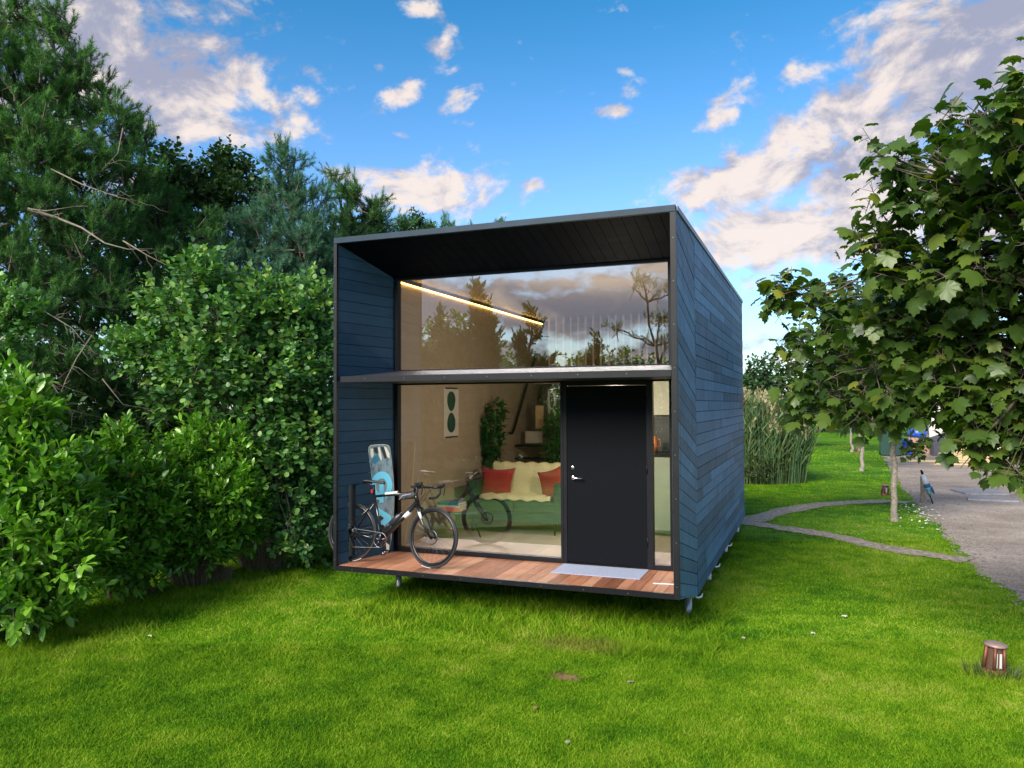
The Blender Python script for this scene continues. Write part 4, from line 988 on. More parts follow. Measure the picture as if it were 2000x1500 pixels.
# ------------------------------------------------------------------ garden lamps
copper = simple('weathered copper', (.20,.075,.045), .55, .4, 9, .4)
def lamp(base, label, s=1.0, proto=None):
    t = empty('garden_lamp', base, label, 'lamp', 'low copper lamps on the lawn'); b = Vector([float(q) for q in base]); Mx = Matrix.Translation(b) @ Matrix.Rotation(R(4), 4, 'Y') @ Matrix.Scale(s, 4)
    mb = MB(); mb.lathe([(.098, -.02), (.098, .045), (.090, .055), (.083, .055)], M=Mx, seg=24); mb.build('base_ring', copper, t)
    for k in range(6):
        a = k*math.pi/3+.35; mb = MB(); d = Vector((math.cos(a), math.sin(a), 0))
        mb.tube([Mx @ (d*.088+Vector((0, 0, .05))), Mx @ (d*.072+Vector((0, 0, .245)))], .014*s, 6); mb.build('upright', copper, t)
    mb = MB(); mb.lathe([(.060, .235), (.088, .238), (.090, .245), (.086, .256), (.05, .268), (0, .272)], M=Mx, seg=24); mb.build('cap', simple('dusty copper cap', (.32,.21,.19), .5, .3, 14, .3) if 'cap' not in M else M['cap'], t)
    mb = MB(); mb.lathe([(.074, .05), (.062, .236)], M=Mx, seg=24); inner = mb.build('inner_sleeve', simple('dark coppery glass', (.11,.06,.04), .3), t)
    for a in (-1.62, -1.12):
        d = Vector((math.cos(a), math.sin(a), 0)); w_ = Vector((-d.y, d.x, 0)); mb = MB()
        mb.add([Mx @ (d*.0765+w_*.011*k+Vector((0, 0, z))-d*(z-.07)*.06) for k, z in ((-1, .07), (1, .07), (1, .19), (-1, .19))], [(0, 1, 2, 3)]); mb.build('bright_pane', simple('frosted pane', (.62,.62,.58), .4), inner)
    return t
lamp(gp(1941, 1316), 'copper garden lamp in the foreground at the right edge of the lawn')
lamp(gp(1728, 967), 'copper garden lamp beyond the upper earth path, left of the maple trunk')
lamp(gp(1676, 884), 'distant copper garden lamp between the two slim far trunks')
for i in range(14):
    a = random.uniform(0, 6.28); p = gp(1941, 1316)+np.array([math.cos(a)*.16, math.sin(a)*.16, 0])
tuft('longer grass round the foreground lamp', (1941, 1322), 260, .13, .22, 'bush', 'grass_tuft', 'grass tuft', wid=.006)

# ------------------------------------------------------------------ post with a folded parasol leaning on it
b = gp(1803, 984); mb = MB(); mb.box(b[0]-.045, b[0]+.045, b[1]-.045, b[1]+.045, ZG-.1, ZG+.62, bev=.006, M=None)
tag(mb.build('wooden_post', simple('weathered post', (.17,.145,.11), .85, 0, 20, .4, .006), None), 'short weathered wooden post at the edge of the gravel', 'post')
f0 = gp(1822, 984); tp = at(1799, 918, float((b-CAM)@FW)-.02); tp = np.array(tp)
t = empty('folded_parasol', f0, 'folded white and blue parasol leaning on the short wooden post', 'parasol')
def along(f): return Vector([float(q) for q in f0*(1-f)+tp*f])
mb = MB(); mb.tube([along(0), along(.35)], .014, 8); mb.build('pole', M['black'], t)
mb = MB(); mb.tube([along(.26), along(.32), along(.42), along(.50)], [.025, .05, .055, .075], 10); mb.build('lower_cover', simple('teal cloth', (.12,.30,.33), .8, 0, 20, .3), t)
mb = MB(); mb.tube([along(.50), along(.55), along(.60)], [.078, .085, .07], 10); pq = along(.52); mb.tube([pq, pq+Vector((.09, .02, -.04)), pq+Vector((.15, .03, -.16))], [.05, .04, .02], 8); mb.build('middle_cover', simple('navy cloth', (.02,.09,.25), .8, 0, 20, .3), t)
mb = MB(); mb.tube([along(.60), along(.72), along(.88)], [.075, .06, .038], 10); mb.build('upper_cover', simple('white cloth', (.62,.68,.76), .8, 0, 20, .15), t)
mb = MB(); mb.tube([along(.88), along(.94), along(1.0)], [.028, .028, .018], 10); mb.build('tip', M['black'], t)
# slabs lying on the gravel
for (px, w, dd, rz, lab) in (((1912,963), .5, .5, .2, 'grey flat slab lying on the gravel, the farther of two'), ((1938,978), .5, .22, -.1, 'thin pale board lying on the gravel, the nearer of two')):
    b = gp(*px); mb = MB(); mb.box(-w, w, -dd, dd, .006, .05, M=Matrix.Translation((b[0], b[1], ZG)) @ Matrix.Rotation(rz, 4, 'Z'), bev=.006)
    tag(mb.build('slab', simple('grey slab', (.24,.24,.27), .7, 0, 8, .2), None), lab, 'slab', 'slabs on the gravel')
# ------------------------------------------------------------------ bins, planters and pale building at the far end of the gravel
def bin_(px, w, h, col, label, d_=None):
    b = gp(*px); t = empty('wheeled_bin', b, label, 'bin', 'bins at the far end of the gravel'); m = simple('bin plastic', col, .5, 0, 5, .1)
    x, y = b[0], b[1]; mb = MB(); hw = w/2
    V = [(x-hw*.85, y-hw*.85, ZG+.05), (x+hw*.85, y-hw*.85, ZG+.05), (x+hw*.85, y+hw*.85, ZG+.05), (x-hw*.85, y+hw*.85, ZG+.05), (x-hw, y-hw, ZG+h), (x+hw, y-hw, ZG+h), (x+hw, y+hw, ZG+h), (x-hw, y+hw, ZG+h)]
    mb.add(V, [(0,3,2,1),(4,5,6,7),(0,1,5,4),(1,2,6,5),(2,3,7,6),(3,0,4,7)]); mb.build('body', m, t)
    mb = MB(); mb.box(x-hw-.02, x+hw+.02, y-hw-.03, y+hw+.02, ZG+h+.002, ZG+h+.06, bev=.02); mb.build('lid', m, t)
    for s in (-1, 1):
        mb = MB(); mb.tube([(x+s*(hw-.02), y+hw, ZG+.1), (x+s*(hw-.09), y+hw, ZG+.1)], .1, 14); mb.build('wheel', M['black'], t)
bin_((1733, 890), .62, 1.05, (.015,.06,.045), 'dark green bin behind the trunk of the young maple')
bin_((1750, 891), .5, 1.0, (.018,.05,.045), 'second dark green bin, right of the young maple trunk')
bin_((1771, 889), .42, .62, (.01,.06,.5), 'bright blue bin right of the green bins')
b = gp(1800, 885); mb = MB(); mb.box(b[0]-.5, b[0]+.7, b[1]+.1, b[1]+.8, ZG, ZG+.7, bev=.02)
tag(mb.build('crate', simple('terracotta box', (.38,.23,.16), .8, 0, 6, .3), None), 'reddish box standing right of the blue bin', 'box')
t = empty('rubbish_bag', (b[0]-.1, b[1]+.4, ZG+.7), 'blue rubbish bag lying on the reddish box', 'bag')
mb = MB(); mb.lathe([(0, .0), (.35, .02), (.42, .2), (.3, .42), (.1, .5), (.14, .6), (0, .6)], c=(b[0]-.1, b[1]+.4, ZG+.7), seg=14); mb.build('sack', simple('blue plastic', (.02,.10,.55), .35, 0, 5, .4), t)
mb = MB(); mb.tube([(b[0]-.1, b[1]+.4, ZG+1.2), (b[0]-.1, b[1]+.4, ZG+1.26)], .11, 10); mb.build('knot', simple('white tie', (.6,.65,.7), .5), t)
# dark sloped cover and timber steps
def steps():
    b = gp(1868, 899); t = empty('timber_steps', b, 'pale timber steps in front of the pale building', 'steps'); wood = wood_mat('new pale timber', (.42,.30,.14), (.62,.47,.27), (.1, 1, 1), .7, .3, .001, 18)
    for i, (x0, x1, h) in enumerate(((-.6, 1.4, .28), (-.1, 1.4, .58), (.3, 1.4, .8))):
        mb = MB(); mb.box(b[0]+x0, b[0]+x1, b[1]+i*.42, b[1]+i*.42+.42-.003, ZG, ZG+h, bev=.01); mb.build('step', wood, t)
    for k, (px, ln) in enumerate((((1860, 903), 3.0), ((1890, 909), 2.2))):
        q = gp(*px); mb = MB(); mb.box(q[0]-ln/2, q[0]+ln/2, q[1]-.08, q[1]+.08, ZG+.005, ZG+.07, bev=.006)
        tag(mb.build('timber_plank', wood, None), ('long yellow plank lying on the gravel below the timber steps', 'shorter yellow plank on the gravel, nearer than the long one')[k], 'plank', 'planks on the gravel')
steps()
b = gp(1845, 893); mb = MB()
mb.prism([(b[0]-.35, b[1]+.5, ZG), (b[0]+1.6, b[1]+.5, ZG), (b[0]+1.6, b[1]+.5, ZG+1.0), (b[0]+1.1, b[1]+.5, ZG+1.35), (b[0]-.35, b[1]+.5, ZG+.75)], (0, 1.2, 0))
tag(mb.build('covered_stack', simple('dark grey sheet cover', (.05,.05,.07), .5, 0, 4, .3), None), 'stack under a dark grey sloping sheet beside the timber steps', 'covered stack')
def pale_building():
    y0 = 33.2; xa = on(1815, 840, 1, y0)[0]; t = empty('pale_building', (xa+8, y0, ZG), 'pale single-storey building at the far end of the gravel, behind the maple leaves', 'building')
    m = simple('cream render', (.62,.56,.52), .85, 0, 2, .08); h = 3.2
    mb = MB(); mb.box(xa, xa+16, y0, y0+7, ZG, ZG+h); w = mb.build('wall', m, t)
    mb = MB(); mb.prism([(xa-.3, y0-.4, ZG+h+.002), (xa-.3, y0+3.5, ZG+h+1.2), (xa-.3, y0+7.4, ZG+h+.002)], (16.6, 0, 0)); mb.build('roof', simple('slate roof', (.10,.10,.115), .7, 0, 3, .2), t)
    for x in (2.2, 6.4, 10.5):
        mb = MB(); mb.box(xa+x, xa+x+1.3, y0-.03, y0+.02, ZG+1.0, ZG+2.3); f = mb.build('window', simple('white joinery', (.75,.75,.75), .5), t); mb = MB(); mb.box(xa+x+.08, xa+x+1.22, y0-.034, y0-.031, ZG+1.08, ZG+2.22); mb.build('pane', simple('dark pane', (.03,.04,.05), .08), f)
pale_building()

# ------------------------------------------------------------------ bicycle
def bicycle():
    rc = Vector((.047, .262, .0545)); fc = Vector((1.130, .225, .0545)); X = (fc-rc).normalized()
    tilt = R(7); side = Vector((0, 0, 1)).cross(X).normalized()           # towards the glass
    Zb = (Vector((0, 0, 1))*math.cos(tilt)+side*math.sin(tilt)).normalized(); Yb = Zb.cross(X).normalized()
    t = empty('road_bicycle', (rc+fc)*.5, 'black road bicycle with drop handlebars leaning in the recess, rear wheel through the wall slot', 'bicycle')
    def P(x, z, y=0.0): return rc+X*x+Zb*z+Yb*y      # x forward, z up, y towards the wall behind
    WB = (fc-rc).length; r = .338
    paint = simple('black bicycle paint', (.010,.010,.013), .22, .0, 8, .2, coat=.6); white = simple('white paint', (.72,.72,.74), .3); rub = simple('tyre rubber', (.016,.016,.02), .7, 0, 40, .3)
    rimm = simple('black rim', (.012,.012,.014), .3, .3); alu = simple('dark brushed alloy', (.16,.16,.18), .3, .9); bl = M['black']
    rear = P(0, r); front = P(WB, r); bb = P(.425, .270); st = P(.272, .775); sp = P(.255, .90); htb = P(.860, .700); htt = P(.815, .845)
    for nm, c, st_ang in (('rear', rear, 0), ('front', front, R(8))):
        n = (Matrix.Rotation(-st_ang, 3, Zb) @ Yb).normalized()
        mb = MB(); mb.torus(c, n, r-.0145, .0145, 72, 10, sq=1.05); w = mb.build('wheel', rub, t)
        mb = MB(); mb.torus(c, n, r-.040, .0115, 72, 8, sq=1.6); mb.build('rim', rimm, w)
        mb = MB(); q = n.to_track_quat('Z', 'Y').to_matrix().to_4x4(); Mx = Matrix.Translation(c) @ q
        mb.lathe([(.006, -.055), (.018, -.045), (.018, -.03), (.012, -.02), (.012, .02), (.02, .03), (.02, .045), (.006, .055)], M=Mx, seg=16); mb.build('hub', bl, w)
        mb = MB(); u = n.orthogonal().normalized(); v = n.cross(u)
        for k in range(24):
            a = 2*math.pi*k/24; a2 = a+(.5 if k % 2 else -.5)*.9; s = 1 if k % 4 < 2 else -1
            mb.tube([c+(u*math.cos(a2)+v*math.sin(a2))*.018+n*.03*s, c+(u*math.cos(a)+v*math.sin(a))*(r-.05)], .0013, 4, cap=False)
        mb.build('spokes', alu, w)
        mb = MB(); mb.torus(c+n*(-.028), n, .074, .004, 40, 4, sq=1.8); mb.build('brake_disc', alu, w)
        # pale lettering blocks on the tyre and rim
        mb = MB()
        for a0 in (-1.95, -1.45):
            pts = [c+(X*math.cos(a)+Zb*math.sin(a))*(r-.004)-n*.0125 for a in np.linspace(a0, a0+.38, 8)]; mb.tube(pts, .0035, 5)
        mb.build('tyre_mark', white, w)
    # frame
    def tb(name, pts, rad, mat=paint, par=None, sides=12):
        mb = MB(); mb.tube(pts, rad, sides); return mb.build(name, mat, par or t)
    mb = MB(); mb.tube([bb, st], [.017, .0155], 12); mb.tube([st-(st-bb)*.03, htt-(htt-htb)*.12], [.015, .021], 12); mb.tube([bb, htb+(htt-htb)*.15], [.028, .026], 14); mb.tube([htb, htt], [.026, .022], 14)
    for s in (-1, 1):
        mb.tube([bb+Yb*.03*s, bb*.5+rear*.5+Yb*.05*s, rear+Yb*.062*s], [.012, .0095, .009], 10); mb.tube([st-(st-bb)*.14+Yb*.012*s, rear*.5+st*.45+bb*.05+Yb*.04*s, rear+Yb*.062*s], [.009, .008, .008], 10)
    mb.tube([bb-Yb*.045, bb+Yb*.045], .022, 14); fr = mb.build('frame', paint, t)
    # pale panels of the paintwork
    a = st*.72+htt*.28; b = st*.42+htt*.58; mb = MB(); mb.tube([a+Zb*.001-Yb*.001, b+Zb*.001-Yb*.001], [.0168, .0190], 12); mb.build('paint_flash', white, fr)
    a = bb*.36+htb*.64; b = bb*.22+htb*.78; mb = MB(); mb.tube([a, b], [.0290, .0288], 14); mb.build('paint_flash', white, fr)
    # fork
    n = (Matrix.Rotation(-R(8), 3, Zb) @ Yb).normalized(); mb = MB()
    crown = htb+(htb-htt)*.12
    mb.tube([htb, crown], [.024, .026], 12)
    for s in (-1, 1):
        mb.tube([crown+n*.012*s, crown+n*.045*s+(front-crown)*.10, crown*.4+front*.6+n*.055*s+X*-.012, front+n*.058*s], [.02, .018, .014, .011], 10)
    fk = mb.build('fork', paint, t)
    mb = MB(); mb.tube([crown-n*.046+(front-crown)*.22, crown-n*.052+(front-crown)*.42], [.0190, .0175], 10); mb.build('paint_flash', white, fk)
    # seat
    tb('seatpost', [st, sp], .0136, M['black'])
    mb = MB(); sc = sp+Zb*.025; prof = [(-.13, .068, .0), (-.10, .072, .012), (-.05, .060, .010), (.02, .032, .004), (.09, .021, .002), (.135, .017, -.004), (.15, .008, -.010)]; V = []
    for x, w, z in prof:
        for k in range(10):
            an = 2*math.pi*k/10; V.append(sc+X*x+Yb*(w*math.cos(an))+Zb*(z+.016*math.sin(an)))
    F = [(i*10+k, i*10+(k+1) % 10, (i+1)*10+(k+1) % 10, (i+1)*10+k) for i in range(len(prof)-1) for k in range(10)]+[tuple(range(10))[::-1], tuple(range(60, 70))]
    mb.add(V, F, .5, True); sad = mb.build('saddle', simple('black saddle', (.022,.022,.03), .5), t)
    for s in (-1, 1):
        mb = MB(); mb.tube([sc+X*-.10+Yb*.022*s, sc+X*-.03+Yb*.02*s-Zb*.03, sc+X*.05+Yb*.018*s-Zb*.028, sc+X*.12+Yb*.012*s], .0035, 6); mb.build('rail', alu, sad)
    mb = MB(); q = st+(sp-st)*.35-X*.026; mb.box(-.012, .012, -.012, .012, -.02, .02, M=Matrix.Translation(q), bev=.004); mb.build('rear_light', simple('red lens', (.5,.02,.02), .25), t)
    # bar and stem, turned a little with the wheel
    Xs = (Matrix.Rotation(-R(8), 3, Zb) @ X).normalized(); stem = htt+Zb*.035+Xs*.0; bar = stem+Xs*.095+Zb*.012
    tb('stem', [htt, stem, stem*.5+bar*.5, bar], [.019, .019, .016, .018], bl)
    hb = None; mb = MB(); 
    for s in (-1, 1):
        pts = [bar, bar+n*.10*s, bar+n*.185*s, bar+n*.205*s+Xs*.03, bar+n*.208*s+Xs*.075+Zb*.002, bar+n*.21*s+Xs*.102-Zb*.028, bar+n*.212*s+Xs*.098-Zb*.07, bar+n*.214*s+Xs*.055-Zb*.110, bar+n*.215*s-Xs*.005-Zb*.125, bar+n*.216*s-Xs*.05-Zb*.125]
        mb.tube(pts, [.014]*2+[.0155]*8, 10)
    hb = mb.build('handlebar', simple('bar tape', (.014,.014,.017), .65), t)
    for s in (-1, 1):
        h0 = bar+n*.208*s+Xs*.07; mb = MB(); mb.tube([h0, h0+Xs*.055+Zb*.012, h0+Xs*.085+Zb*.035, h0+Xs*.083+Zb*.055], [.017, .019, .017, .009], 10); br = mb.build('brake_hood', bl, hb)
        mb = MB(); mb.tube([h0+Xs*.085+Zb*.030, h0+Xs*.10-Zb*.0, h0+Xs*.098-Zb*.045, h0+Xs*.085-Zb*.085], [.007, .006, .006, .005], 8); mb.build('brake_lever', bl, hb)
        mb = MB(); mb.tube([h0+Xs*.08+n*(-.01*s)+Zb*.03, bar+n*.12*s+Xs*.10+Zb*.03, bar+n*.03*s+Xs*.085-Zb*.05, crown+n*.035*s+Xs*.01], .003, 5, cap=False); mb.build('cable', bl, hb)
    # top-tube bag and computer
    mb = MB(); c0 = htt+(st-htt)*.18-Zb*.052; ax = (st-htt).normalized(); q = Matrix((ax, Yb, ax.cross(Yb))).transposed().to_4x4()
    mb.box(-.115, .105, -.022, .022, -.045, .035, M=Matrix.Translation(c0) @ q, bev=.018); bag = mb.build('frame_bag', simple('dark nylon', (.025,.025,.035), .6, 0, 20, .2), t)
    mb = MB(); mb.tube([c0+ax*.095-Yb*.0225-Zb*.03, c0+ax*.05-Yb*.024+Zb*.012, c0-ax*.06-Yb*.024+Zb*.02], .003, 5); mb.build('reflective_strip', simple('reflective grey', (.6,.6,.62), .3), bag)
    mb = MB(); mb.box(-.04, .04, -.025, .025, -.008, .012, M=Matrix.Translation(bar-Xs*.05+Zb*.035), bev=.006); mb.build('bike_computer', bl, t)
    # crankset, chain, derailleur (drive side faces the viewer)
    cs = -Yb*.055; mb = MB()
    mb.torus(bb+cs, Yb, .082, .0035, 48, 6, sq=1.6)
    for k in range(5):
        a = k*2*math.pi/5+.3; mb.tube([bb+cs, bb+cs+(X*math.cos(a)+Zb*math.sin(a))*.080], [.012, .006], 6)
    ck = mb.build('chainring', alu, t)
    cr = (X*math.cos(R(-57))+Zb*math.sin(R(-57))); mb = MB(); mb.tube([bb-Yb*.072, bb-Yb*.080+cr*.17], [.014, .010], 10); mb.build('crank', bl, t)
    mb = MB(); mb.tube([bb+Yb*.072, bb+Yb*.080-cr*.17], [.014, .010], 10); mb.build('crank', bl, t)
    for s, q in ((-1, bb-Yb*.105+cr*.17), (1, bb+Yb*.105-cr*.17)):
        mb = MB(); mb.lathe([(.004, -.028), (.02, -.025), (.024, -.01), (.024, .01), (.02, .025), (.004, .028)], M=Matrix.Translation(q) @ Yb.to_track_quat('Z', 'Y').to_matrix().to_4x4(), seg=12); mb.build('pedal', alu if s < 0 else bl, t)
    mb = MB(); mb.torus(rear-Yb*.045, Yb, .038, .010, 30, 6, sq=1.4); mb.torus(rear-Yb*.038, Yb, .052, .006, 30, 6, sq=1.2); mb.build('cassette', alu, t)
    d1 = rear-Yb*.06+X*.005-Zb*.075; d2 = rear-Yb*.06+X*.055-Zb*.15
    mb = MB(); mb.tube([rear-Yb*.062-Zb*.01, d1, d2], [.010, .011, .008], 8); mb.lathe([(.022, -.004), (.022, .004)], M=Matrix.Translation(d2) @ Yb.to_track_quat('Z', 'Y').to_matrix().to_4x4(), seg=14); mb.build('rear_derailleur', alu, t)
    o1 = bb+cs; mb = MB(); mb.tube([rear-Yb*.05+Zb*.045, o1+Zb*.084], .0038, 5, cap=False); mb.tube([d2-Zb*.02, o1-Zb*.084], .0038, 5, cap=False); mb.build('chain', simple('chain metal', (.30,.29,.27), .35, .8), t)
    # bottle on the down tube
    q0 = bb*.55+htb*.45+Zb*.05-X*.035; dv = (htb-bb).normalized(); mb = MB()
    mb.tube([q0-dv*.09, q0+dv*.05, q0+dv*.07, q0+dv*.10], [.036, .036, .02, .018], 14); mb.build('bottle', simple('clear black bottle', (.03,.03,.035), .3), t)
bicycle()

# ------------------------------------------------------------------ kiteboard leaning in the corner of the recess
def kiteboard():
    TLc = Vector((.150, .52, 0)); 
    tl = Vector([float(q) for q in on(720, 870, 1, .52)]); tr = Vector([float(q) for q in on(762, 868, 1, .70)]); brr = Vector([float(q) for q in on(783, 1078, 1, .93)])
    brr.z = .075; bll = brr+(tl-tr)*1.02
    U = (tr-tl); Wd = U.length; Dn = (bll-tl); Ln = Dn.length; U.normalize(); Dn = (Dn-U*Dn.dot(U)).normalized(); Nn = U.cross(Dn).normalized()
    if Nn.dot(Vector([float(q) for q in CAM])-tl) < 0: Nn = -Nn
    t = empty('kiteboard', bll, 'grey and blue kiteboard standing in the recess corner behind the bicycle', 'kiteboard')
    def P(u, v, h=0.0): return tl+U*(u*Wd)+Dn*(v*Ln)+Nn*h      # u 0..1 across, v 0..1 down
    out = [(.02,.02),(.10,.004),(.30,0),(.70,.0),(.92,.01),(.98,.03),(1.05,.12),(1.15,.3),(1.20,.5),(1.16,.7),(1.06,.88),(.98,.97),(.90,.995),(.10,.995),(.02,.97),(-.03,.88),(-.07,.7),(-.08,.5),(-.06,.3),(-.02,.12)]
    mb = MB(); n = len(out); mb.add([P(u, v, 0) for u, v in out]+[P(u, v, -.012) for u, v in out], [tuple(range(n)), tuple(range(n, 2*n))[::-1]]+[(i, i+n, (i+1) % n+n, (i+1) % n) for i in range(n)])
    m, tt, b = new_mat('kiteboard base'); f = tnoise(tt, 5, 3, .6, stretch=(3, 3, 1))
    tt.links.new(ramp(tt, f, [(.3, (.10,.15,.19)), (.5, (.26,.36,.42)), (.7, (.07,.08,.10))]), b.inputs['Base Color']); setp(b, Roughness=.35)
    bd = mb.build('board', m, t)
    mb = MB(); pts = [P(u, v, -.006) for u, v in out]; mb.tube(pts+[pts[0]], .0062, 6, cap=False); mb.build('edge', simple('cream edge', (.55,.50,.42), .5), t)
    def shape(poly, mat, h=.0015, name='marking'):
        mb = MB(); mb.add([P(u, v, h) for u, v in poly], [tuple(range(len(poly)))]); return mb.build(name, mat, bd)
    cy = simple('sky blue print', (.20,.72,1.0), .35); dk = simple('dark print', (.03,.04,.05), .4); cr = simple('cream print', (.85,.83,.72), .4); bk = simple('teal print', (.05,.22,.36), .4)
    shape([(.08,.03),(.20,.03),(.24,.09),(.16,.12),(.08,.08)], cr); shape([(.22,.02),(.40,.02),(.46,.07),(.36,.08),(.26,.06)], dk); shape([(.42,.02),(.52,.02),(.62,.12),(.58,.15),(.48,.10)], cr)
    shape([(.55,.02),(.72,.02),(.84,.12),(.74,.13)], dk); shape([(.70,.015),(.80,.02),(.97,.08),(.98,.13),(.86,.11)], cr); shape([(.14,.12),(.40,.08),(.52,.14),(.30,.17),(.16,.16)], bk)
    # big letter G: broken ring with a bar
    def arc(cu, cv, ru, rv, a0, a1, k): return [(cu+ru*math.cos(a), cv+rv*math.sin(a)) for a in np.linspace(a0, a1, k)]
    cu, cv = .60, .375; asp = Wd/Ln
    ro, ri = .50, .26
    outer = arc(cu, cv, ro, ro*asp*1.32, R(-20)-2*math.pi+R(40), R(90), 30); inner = arc(cu, cv, ri, ri*asp*1.32, R(-20)-2*math.pi+R(40), R(90), 30)
    mb = MB(); V = []; k = 34; aa = np.linspace(R(-355), R(75), k*2)[::1]; aa = np.linspace(R(95), R(95+332), 44)
    for a in aa: V += [P(cu+ro*math.cos(a), cv+ro*asp*1.35*math.sin(a), .0016), P(cu+ri*math.cos(a), cv+ri*asp*1.35*math.sin(a), .0016)]
    mb.add(V, [(2*i, 2*i+2, 2*i+3, 2*i+1) for i in range(len(aa)-1)]); mb.add([P(*q, .0022) for q in ((.50,.36),(.70,.36),(.70,.53),(.50,.53))], [(0, 1, 2, 3)]); mb.build('letter_g', cy, bd)
    # letter A lying below it, with its dark counter
    shape([(.02,.50),(.22,.54),(1.06,.66),(1.06,.70),(.40,.80),(.22,.79)], cy, .0018, 'letter_a'); shape([(.30,.605),(.72,.675),(.34,.735)], dk, .0030, 'letter_counter')
    shape([(.0,.82),(1.02,.74),(1.03,.9),(.98,.965),(.9,.985),(.12,.985),(.03,.96)], dk, .0018); shape([(.80,.90),(.98,.93),(.96,.975),(.84,.97)], cr, .003)
kiteboard()
# white door mat
mb = MB(); mb.box(2.44, 3.415, .475, .965, .0535, .060, bev=.002); m = simple('pale grey mat', (.36,.40,.54), .9, 0, 90, .22, .004)
tag(mb.build('door_mat', m, None), 'pale grey rectangular mat on the deck in front of the door', 'mat')

# ------------------------------------------------------------------ inside the cabin
FLZ = .0505
def cushion(c, w, h, th, ex, ez, mat, name, label, cat, group=None, corner=.0, seed=0, parent=None):
    """pillow spanned by unit vectors ex (width) and ez (height), pinched edges, pulled-out corners"""
    rr = random.Random(seed); ex = Vector(ex).normalized(); ez = Vector(ez).normalized(); n = ex.cross(ez).normalized(); c = Vector(c); k = 12; V = []; F = []
    for s in (1, -1):
        for i in range(k+1):
            for j in range(k+1):
                u = i/k*2-1; v = j/k*2-1; pull = 1+corner*(abs(u)*abs(v))**3-.06*(1-abs(u*v))*(abs(u)**8+abs(v)**8)
                t_ = th*.5*max(0, (1-u**4)*(1-v**4))**.45*(1+.10*math.sin(u*5+seed)*math.cos(v*4+seed*2)); V.append(c+ex*(u*w/2*pull)+ez*(v*h/2*pull)+n*(s*t_))
    m_ = (k+1)**2
    for s in (0, 1):
        for i in range(k):
            for j in range(k):
                a = s*m_+i*(k+1)+j; q = (a, a+1, a+k+2, a+k+1); F.append(q if s else q[::-1])
    mb = MB(); mb.add(V, F, .5, True); o = mb.build(name, mat, parent)
    if label: tag(o, label, cat, group)
    return o
def sofa():
    x0, x1, y0, y1 = .42, 1.86, 2.70, 3.42; t = empty('sofa', ((x0+x1)/2, (y0+y1)/2, FLZ), 'small green two-seat sofa behind the lower window', 'sofa'); g = fabric('green upholstery', (.014,.050,.026))
    mb = MB(); mb.box(x0+.02, x1-.02, y0+.02, y1, FLZ+.17, FLZ+.30, bev=.015); mb.build('base', g, t)
    for xx0, xx1 in ((x0+.10, (x0+x1)/2-.003), ((x0+x1)/2+.003, x1-.10)): 
        mb = MB(); mb.box(xx0, xx1, y0, y1-.15, FLZ+.302, FLZ+.46, bev=.045); mb.build('seat_cushion', g, t)
    mb = MB(); mb.box(x0+.1, x1-.1, y1-.20, y1, FLZ+.302, FLZ+.88, bev=.05); mb.build('backrest', g, t)
    for a in (x0, x1-.12):
        mb = MB(); mb.box(a, a+.12, y0, y1, FLZ+.172, FLZ+.72, bev=.04); mb.build('arm', g, t)
    for a in (x0+.07, x1-.12):
        for b in (y0+.06, y1-.08):
            mb = MB(); mb.tube([(a, b, FLZ), (a, b, FLZ+.17)], [.013, .02], 10); mb.build('leg', M['black'], t)
sofa()
mb = MB(); rr = random.Random(3); V = []; F = []; nx, ny = 26, 12
prof = [(3.44, .62), (3.445, .80), (3.43, .925), (3.33, .955), (3.22, .94), (3.185, .86), (3.165, .70), (3.14, .55), (3.0, .520), (2.86, .525), (2.75, .52), (2.70, .47)]
for i in range(nx+1):
    for j, (y, z) in enumerate(prof):
        x = .62+1.08*i/nx; V.append((x+.012*math.sin(j*1.7), y-.012*math.sin(i*.9+j)-.008, z+FLZ+.01+.012*math.sin(i*1.3+j*.6)))
for i in range(nx):
    for j in range(len(prof)-1): a = i*len(prof)+j; F.append((a, a+1, a+len(prof)+1, a+len(prof)))
mb.add(V, F, .5, True); o = mb.build('throw_blanket', fabric('pale yellow knit', (.60,.53,.30), .15), None); tag(o, 'pale yellow throw draped over the back of the green sofa', 'blanket')
md = o.modifiers.new('thickness', 'SOLIDIFY'); md.thickness = .012
red = fabric('crimson velvet', (.30,.010,.016), .25)
c = on(970, 943, 1, 3.05); cushion(c, .46, .42, .15, (1, .1, -.02), (0, .34, 1), red, 'cushion', 'crimson cushion on the left half of the green sofa', 'cushion', 'red cushions on the sofa', corner=.13, seed=1)
c = on(1080, 945, 1, 2.98); cushion(c, .42, .42, .14, (1, -.25, .32), (-.30, .3, 1), fabric('brick red velvet', (.28,.022,.016), .25), 'cushion', 'brick red cushion tilted against the right arm of the green sofa', 'cushion', 'red cushions on the sofa', corner=.12, seed=4)
